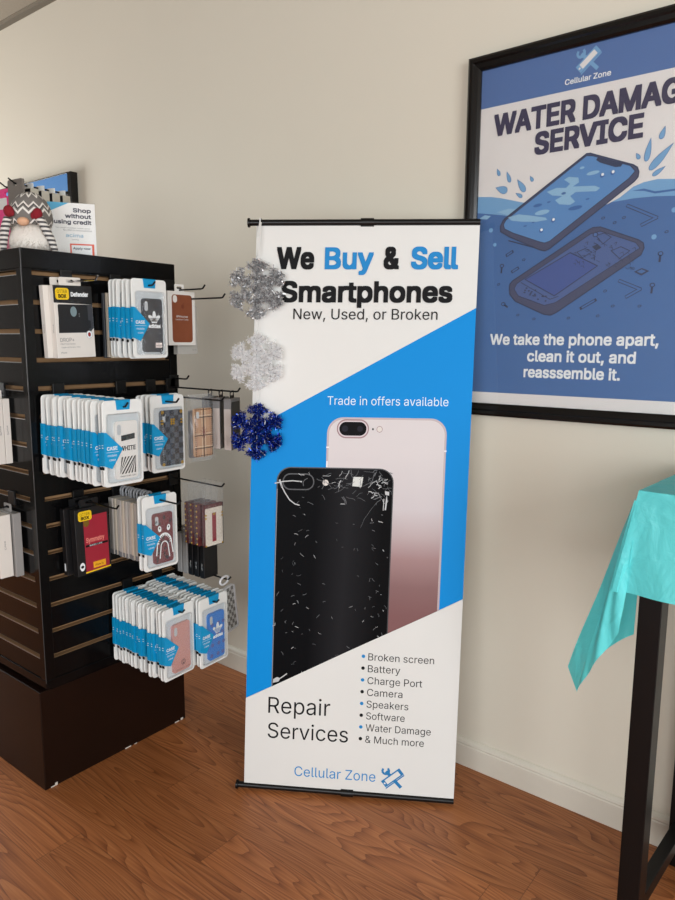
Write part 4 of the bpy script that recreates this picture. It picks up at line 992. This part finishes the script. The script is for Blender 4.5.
# ------------------------------------------------------------------ framed posters
PCX, PCZ = -.650, 1.58
FRM = mat('black_frame', (10,10,11), .22, var=.1)
def frame(t, w2, z0, z1, fw=.034):
    out = [(-w2, z0), (w2, z0), (w2, z1), (-w2, z1)]
    mp = lambda u, v, d: (u, -d, v)
    mb = MB()
    prof_ = [(0, .001), (0, .030), (.006, .034), (.014, .034), (.018, .029), (fw-.006, .026), (fw, .020), (fw, .010)]
    n_ = len(prof_); ring = []
    for (sx, sz) in ((-1, -1), (1, -1), (1, 1), (-1, 1)):
        for (o_, d_) in prof_:
            x = sx*(w2-o_); z = (z0+o_) if sz < 0 else (z1-o_); ring.append((x, -d_, z))
    fs = []
    for k in range(4):
        for i in range(n_-1): fs.append((k*n_+i, k*n_+i+1, ((k+1) % 4)*n_+i+1, ((k+1) % 4)*n_+i))
    mb.mesh(ring, fs, FRM); mb.box((-w2+.004, -.010, z0+.004), (w2-.004, -.001, z1-.004), FRM); mb.build('frame', t)
ps = thing('framed_poster', 'large black-framed blue poster reading water damage service, right of banner', 'framed poster', (PCX, 0, PCZ))
W2 = .331
frame(ps, W2, -.482, .476, fw=.034)
def pl(pts, dx=-.005): return [(u+dx, v) for u, v in pts]
hb = mat('poster_header_blue', (82,114,168), .5); pw_ = mat('poster_white', (226,224,222), .5); lt = mat('poster_light_water', (118,166,208), .5); dp = mat('poster_deep_water', (72,110,164), .5, var=.03, vscale=4)
ink = mat('poster_navy_ink', (58,56,84), .5); oln = mat('poster_outline', (56,66,94), .5); scr = mat('poster_screen', (92,140,194), .5); pale = mat('poster_pale_water', (142,184,214), .5); mid = mat('poster_mid_water', (64,106,164), .5)
ph = mat('poster_phone_side', (74,80,108), .5)
mb = MB(); iw = .299; mb.box((-iw-.002, -.013, -.449), (iw+.002, -.010, .443), pw_)
P = Print(mb, lambda u, v, d: (u, -.0131-d, v), .00025)
P.poly([(-iw, .346), (iw, .346), (iw, .443), (-iw, .443)], hb, 1)
# water body: light wave then deep
P.poly([(-iw, -.417)]+[(-iw, .119)]+pl([(-.2531,.1143), (-.225,.108), (-.2046,.1023), (-.1651,.0907), (-.1345,.083), (-.08,.060), (0,.052), (.06,.060), (.0896,.0727), (.1201,.0944), (.1446,.1019), (.1751,.1048), (.214,.1001), (.25,.099)])+[(iw, .110), (iw, -.417)], lt, 1)
P.poly([(-iw, -.417), (-iw, .076)]+pl([(-.2512,.0689), (-.2026,.0596), (-.1791,.0586), (-.10,.036), (0,.040), (.0707,.064), (.1219,.0671), (.1716,.0662), (.2168,.0621), (.26,.066)])+[(iw, .07), (iw, -.417)], dp, 2)
P.poly(pl([(.1176,.0852), (.1456,.0868), (.1708,.0775), (.2157,.0781), (.28,.084), (.28,.080), (.2157,.0735), (.1708,.0725), (.1456,.0815)]), mid, 3)
P.poly(pl([(-.234,.072), (-.20,.078), (-.16,.070), (-.10,.058), (-.085,.048), (-.12,.044), (-.17,.050)]), pale, 5)
P.poly(pl([(-.2862,.06), (-.27,.068), (-.2512,.064), (-.262,.056)]), pale, 4)
# upper phone
po = [(-.2213,.033), (-.2140,.0480), (-.2087,.0532), (.003,.1871), (.0125,.1868), (.0235,.1821), (.1167,.1449), (.1270,.1375), (.131,.1273), (.13,.115), (.1220,.1060), (-.0798,-.0352), (-.0930,-.0400), (-.1056,-.0368), (-.1921,.0032), (-.2199,.0199)]
pf = [(-.2127,.0372), (-.2061,.0486), (.0033,.1826), (.0203,.1794), (.1105,.1439), (.1228,.1297), (.1093,.1146), (-.0808,-.0165), (-.0940,-.0200), (-.1067,-.0165), (-.1847,.0132), (-.209,.0261)]
P.poly(pl(po), ph, 6); P.poly(pl(pf), scr, 7); P.line(pl(pf), .0022, oln, 8, True); P.line(pl(po), .0030, oln, 8, True)
P.poly(pl([(.0320,.175), (.0277,.1686), (.0382,.1607), (.0752,.1452), (.0882,.1446), (.0923,.1503)]), oln, 9)
P.poly(pl([(-.0947,.1079), (-.0697,.1149), (-.0446,.1118), (-.0345,.1205), (-.0507,.1325), (-.039,.1376), (-.0143,.133), (-.0122,.1209), (-.0271,.1129), (.0281,.1079), (.0419,.101), (.0323,.0944), (-.0193,.0987), (-.0328,.0904), (-.0193,.0755), (-.0316,.0689), (-.0602,.0735), (-.0717,.0849), (-.0527,.0928), (-.0796,.0973)]), pale, 9)
for (u, v, a_, b_, m) in ((-.050,.099,.006,.003,mid), (.022,.139,.016,.0045,pale), (-.006,.155,.006,.003,pale), (-.118,.077,.012,.004,mid), (-.088,.082,.005,.002,mid), (-.018,.060,.018,.005,mid), (.012,.078,.005,.002,mid), (-.105,.058,.020,.006,pale), (-.150,.028,.005,.002,mid), (-.128,.035,.004,.0015,mid)): P.ellipse((u-.005, v), a_, b_, m, 10, .1)
P.poly(pl([(-.200,.055), (-.17,.060), (-.13,.052), (-.095,.044), (-.09,.038), (-.12,.036), (-.16,.040), (-.19,.046)]), pale, 9)
for (u, v) in ((.045,.130), (.070,.133), (-.074,.035), (-.105,.012)): P.ellipse((u-.005, v), .0055, .0055, mid, 11); P.ellipse((u-.004, v+.002), .0035, .0035, TXW, 12)
P.line(pl([(-.195,-.006), (-.12,-.030)]), .003, oln, 10)
# opened phone
q0 = [(-.1875,-.1303), (-.1860,-.1200), (-.1788,-.1125), (.0175,.0021), (.0300,.0075), (.0477,.0073), (.1412,-.0313), (.1525,-.0395), (.1551,-.0516), (.1487,-.0671), (-.0525,-.1989), (-.0680,-.2060), (-.0857,-.2039), (-.1684,-.1673), (-.1851,-.1486)]
qi = [(-.1739,-.1345), (-.1667,-.1203), (.0249,-.0072), (.0483,-.0026), (.1353,-.0372), (.1457,-.0508), (-.0576,-.1742), (-.0869,-.1805), (-.1612,-.1531)]
P.poly(pl(q0), ph, 6); P.poly(pl(qi), mat('poster_inner_board', (80,102,152), .5), 7); P.line(pl(q0), .0028, oln, 8, True); P.line(pl(qi), .0020, oln, 8, True)
bt = [(-.1437,-.1107), (-.0248,-.0495), (.0468,-.0866), (-.0607,-.1566)]
P.poly(pl(bt), mat('poster_battery', (72,92,152), .5), 9); P.line(pl(bt), .0022, oln, 10, True); P.line(pl([(-.155,-.118), (-.072,-.165), (-.05,-.158)]), .0018, oln, 9)
for cp in ([(.0389,-.013), (.0587,-.0081), (.076,-.0194), (.057,-.0343)], [(.0781,-.0523), (.1005,-.0442), (.1225,-.0555), (.099,-.0721)], [(-.0072,-.0494), (.0133,-.0422), (.031,-.0522), (.0076,-.064)]): P.line(pl(cp), .0018, oln, 10, True)
P.poly(pl([(.0302,-.0388), (.0435,-.0332), (.0542,-.0426), (.0411,-.0496)]), oln, 10)
rp = random.Random(5)
for k in range(46):
    u, v = rp.uniform(-.02, .13), 0; v = -.03-.35*(abs(u-.04))+rp.uniform(-.045, .012)
    P.line(pl([(u, v), (u+rp.uniform(.003,.008), v+rp.choice([-.004,.003,0])), (u+rp.uniform(.004,.009), v-.005)]), .0011, oln, 10)
for k in range(16):
    u = rp.uniform(-.158, -.085); v = -.132-.48*(u+.158)+rp.uniform(-.010, .012); P.ellipse((u, v), .003, .002, oln, 10, n=8)
P.ellipse((.037-.005, -.010), .007, .006, oln, 10); P.ellipse((.037-.005, -.010), .0045, .004, hb, 11)
# parts in the water
for br in ([(.1103,.0513), (.1781,.017), (.1464,.0032)], [(.1026,-.126), (.1523,-.1478), (.1214,-.165)]): P.line(pl(br), .0085, oln, 4); P.line(pl(br), .0050, dp, 5)
for (u, v, r_) in ((.1932,-.067,0), (.1799,-.1393,0), (-.2127,-.0709,0), (-.204,-.1736,1)):
    P.ellipse((u-.005, v), .0065, .0055, oln, 4); P.ellipse((u-.005, v), .004, .0033, dp, 5); P.line([(u-.005, v), (u-.005+(.012 if r_ else -.001), v-(.008 if r_ else .018))], .005, oln, 4)
for (u, v) in ((.0817,.0145), (.1031,.0246), (.203,-.0177), (.0531,.0283), (-.1501,-.059), (-.2202,-.1201), (-.1603,-.2039), (-.0204,-.2142), (.0689,-.1491), (.09,-.1866), (.1538,-.1883), (.0544,-.21), (-.1739+.06,-.215)):
    P.ellipse((u-.005, v), .0048, .0034, oln, 4, .3, 10); P.ellipse((u-.005, v), .0028, .0018, dp, 5, .3, 8)
for (u, v) in ((-.1917,-.0397), (-.1739,-.084), (.0285,-.1802)):
    L_ = .018 if u > 0 else .008; P.line([(u-.005-L_, v-L_*.55), (u-.005+L_, v+L_*.55)], .008, oln, 4); P.line([(u-.005-L_*.8, v-L_*.45), (u-.005+L_*.8, v+L_*.45)], .004, dp, 5)
P.poly([(.13,-.106), (.148,-.098), (.166,-.106), (.148,-.116)], oln, 4); P.poly([(.137,-.106), (.148,-.101), (.158,-.106), (.148,-.111)], dp, 5)
P.line([(-.150, -.232), (-.020, -.226)], .0004, dp, 5)
for (u, v, r_) in ((.1757,-.0272,.006), (.2162,.0304,.006), (-.2362,-.0133,.005), (-.2494,.0262,.006), (.262,-.05,.004), (.25,-.14,.005)): P.ellipse((u-.005, v), r_, r_, lt, 4)
# drops
def drop(u, v, L_, w_, a):
    pts = []
    for i in range(17):
        s = i/16*2*PI; x = w_*math.sin(s)*(math.sin(s/2))**1.3; y = L_*math.cos(s)/1.0
        pts.append((u-.005+x*math.cos(a)-y*math.sin(a), v+x*math.sin(a)+y*math.cos(a)))
    P.poly(pts, lt, 3); P.line(pts, .0012, mat('poster_drop_edge', (86,128,176), .5), 4, True)
for d_ in ((-.234,.1757,.010,.006,.4), (-.2041,.1597,.015,.007,.35), (-.2230,.1300,.018,.013,1.2), (-.1669,.1330,.020,.010,.6), (-.1387,.1467,.008,.0055,.5), (-.172,.1095,.011,.006,1.0),
          (.1494,.174,.026,.009,-.15), (.1790,.1540,.036,.012,-.75), (.1790,.2073,.014,.008,-.3), (.1760,.1225,.016,.007,-1.0), (.1261,.1634,.008,.006,.5), (.235,.150,.020,.009,-.9)): drop(*d_)
P.text('WATER DAMAGE', -.2570, .2470, .2715, .0500, ink, 6, bold=.030, shear=.0)
P.text('SERVICE', -.1400, .1300, .2070, .0500, ink, 6, bold=.030)
for s_, u0, u1, v0 in (('We take the phone apart,', -.2440, .1990, -.2830), ('clean it out, and', -.1330, .1490, -.3270), ('reasssemble it.', -.1410, .1140, -.3700)): P.text(s_, u0, u1, v0, .0275, TXW, 6, bold=.020)
P.text('Cellular Zone', -.0670, .0460, .3600, .0125, TXW, 6, bold=.015)
logo(P, -.011, .4080, .052, lt, pw_, 6)
P.done(); mb.build('print', ps)
mb = MB(); mb.box((-iw-.001, -.0195, -.446), (iw+.001, -.0185, .440), GLASS); mb.build('glass', ps)

p2 = thing('framed_poster', 'dark-bezelled poster with blue top band, behind the packs on cabinet', 'framed poster', (-2.925-.331, 0, 1.575))
mb = MB()
for a_, b_ in (((-.331, -.034, -.47), (-.303, 0, .462)), ((.303, -.034, -.47), (.331, 0, .462)), ((-.303, -.034, -.47), (.303, 0, -.44)), ((-.303, -.034, .457), (.303, 0, .462))): mb.box(a_, b_, FRM, .001)
mb.build('frame', p2)
mb = MB(); mb.box((-.304, -.030, -.442), (.304, -.010, .458), mat('poster_black', (24,26,30), .6))
P = Print(mb, lambda u, v, d: (u, -.0301-d, v), .0003)
P.poly([(-.303, .372), (.303, .372), (.303, .457), (-.303, .457)], mat('poster_sky_blue', (62,132,200), .6), 1)
gr = mat('poster_glint_line', (84,92,104), .5)  # glints on the dark poster, painted as slim grey lines
for v in (.335, .29, .22): P.line([(-.28, v), (.29, v-.004)], .006, gr, 1)
P.done(); mb.build('print', p2)

# ------------------------------------------------------------------ table with turquoise cover
TBX0, TBX1, TBY0, TBY1, TZ = -.360, .17, -.430, -.018, 1.018
TW = mat('black_table', (9,8,9), .42, spec=.3, var=.1, bump=.04, bscale=80)
tb = thing('bar_table', 'tall black bar table against the wall at right edge', 'table', ((TBX0+TBX1)/2, (TBY0+TBY1)/2, 0))
tx, ty = (TBX0+TBX1)/2, (TBY0+TBY1)/2
mb = MB(); mb.box((TBX0-tx, TBY0-ty, TZ-.030), (TBX1-tx, TBY1-ty, TZ), TW, .002); mb.build('tabletop', tb)
lw = .044
LX = (TBX0+.008, TBX1-.008-lw); LY = (TBY0+.010, TBY1-lw)
for x in LX:
    for y in LY:
        mb = MB(); mb.box((x-tx, y-ty, 0), (x+lw-tx, y+lw-ty, TZ-.030), TW, .0015); mb.build('leg', tb)
for x in LX:
    mb = MB(); mb.box((x+.008-tx, LY[0]+lw-ty, .085), (x+lw-.008-tx, LY[1]-ty, .118), TW, .001); mb.build('stretcher', tb)
for y in LY[1:]:
    mb = MB(); mb.box((LX[0]+lw-tx, y+.008-ty, .085), (LX[1]-tx, y+lw-.008-ty, .118), TW, .001); mb.build('stretcher', tb)

def cloth_mat():
    m = bpy.data.materials.new('turquoise_plastic_sheet'); m.use_nodes = True; nt = m.node_tree; N = nt.nodes; L = nt.links; b = N['Principled BSDF']
    b.inputs['Base Color'].default_value = (*lin((108,232,236)), 1); b.inputs['Roughness'].default_value = .38
    tl = N.new('ShaderNodeBsdfTranslucent'); tl.inputs[0].default_value = (*lin((104,236,238)), 1)
    mx = N.new('ShaderNodeMixShader'); mx.inputs[0].default_value = .28; out = N['Material Output']
    tc = N.new('ShaderNodeTexCoord'); n = N.new('ShaderNodeTexNoise'); n.inputs['Scale'].default_value = 14; n.inputs['Detail'].default_value = 4; n.inputs['Distortion'].default_value = .8; L.new(tc.outputs['Object'], n.inputs['Vector'])
    bp = N.new('ShaderNodeBump'); bp.inputs['Strength'].default_value = .7; bp.inputs['Distance'].default_value = .010; L.new(n.outputs['Fac'], bp.inputs['Height']); L.new(bp.outputs[0], b.inputs['Normal'])
    L.new(b.outputs[0], mx.inputs[1]); L.new(tl.outputs[0], mx.inputs[2]); L.new(mx.outputs[0], out.inputs[0]); return m
CL = cloth_mat()
mb = MB()
def patch(c00, c10, c11, c01, nu_, nv_, amp=.0, fn=None):
    c00, c10, c11, c01 = map(Vector, (c00, c10, c11, c01)); n_ = (c10-c00).cross(c01-c00).normalized(); vs = []
    for j in range(nv_+1):
        for i in range(nu_+1):
            s, t_ = i/nu_, j/nv_; p = (c00*(1-s)+c10*s)*(1-t_)+(c01*(1-s)+c11*s)*t_
            if fn: p = p+n_*fn(s, t_)
            vs.append(p)
    mb.mesh(vs, [(j*(nu_+1)+i, j*(nu_+1)+i+1, (j+1)*(nu_+1)+i+1, (j+1)*(nu_+1)+i) for j in range(nv_) for i in range(nu_)], CL)
zt = TZ+.0025; xl, yf = TBX0-.003, TBY0-.003
K = (xl, yf, zt)
patch(K, (TBX1+.003, yf, zt), (TBX1+.003, TBY1, zt), (xl, TBY1, zt), 20, 12)
# front drop
zb = .812
patch((xl-.035, yf-.012, zb), (TBX1+.003, yf-.004, zb), (TBX1+.003, yf, zt), K, 60, 16, fn=lambda s, t_: -(.010*math.sin(9*s*(1)+.6)*(1-t_)+.004*math.sin(31*s+4*t_)*(1-t_)) if s > .02 else 0)
# side drop towards the wall, mostly behind the flared corner
patch((xl-.010, TBY1, .80), (xl-.018, -.33, .705), (xl-.001, -.31, zt), (xl, TBY1, zt), 24, 12, fn=lambda s, t_: .008*math.sin(10*s)*(1-t_))
# flared corner: front fold, back fold meeting at the hanging tip
Atop = Vector((xl-.006, yf-.002, zt-.018)); tipL = Vector((-.494, -.405, .606)); tip = Vector((-.463, -.425, .566)); low = Vector((-.378, -.440, .728)); inn_ = Vector((-.352, -.436, .79))
def tri_patch(a, b, c, d, n1, n2, fn): patch(a, b, c, d, n1, n2, fn=fn)
tri_patch(tip, low, Vector(K)+Vector((.002,-.002,-.03)), Atop, 14, 26, lambda s, t_: .012*math.sin(PI*s)*(1-t_)+.004*math.sin(14*s+9*t_)*(1-t_))
tri_patch(tipL, tip, Atop, Atop+Vector((-.001,.010,.004)), 6, 24, lambda s, t_: .003*math.sin(9*t_)*(1-t_))
tri_patch(Vector((-.376, -.36, .700)), tipL+Vector((.012,.01,.0)), Atop+Vector((.0,.012,.0)), Vector(K)+Vector((.0,.05,-.004)), 12, 20, lambda s, t_: .006*math.sin(7*s+3*t_)*(1-t_))
tc_o = mb.build('table_cover', smooth=True); _piv = Vector((TBX0, TBY0, 0)); _rot = Matrix.Translation(_piv)@Matrix.Rotation(math.radians(-3.5), 4, 'Z')@Matrix.Translation(-_piv)
tc_o.data.transform(_rot)
tb.location = _rot@tb.location; tb.rotation_euler = (0, 0, math.radians(-3.5))
tag(tc_o, 'turquoise plastic table cover draped over the black bar table', 'tablecloth')
tc_o.data.materials[0].use_backface_culling = False
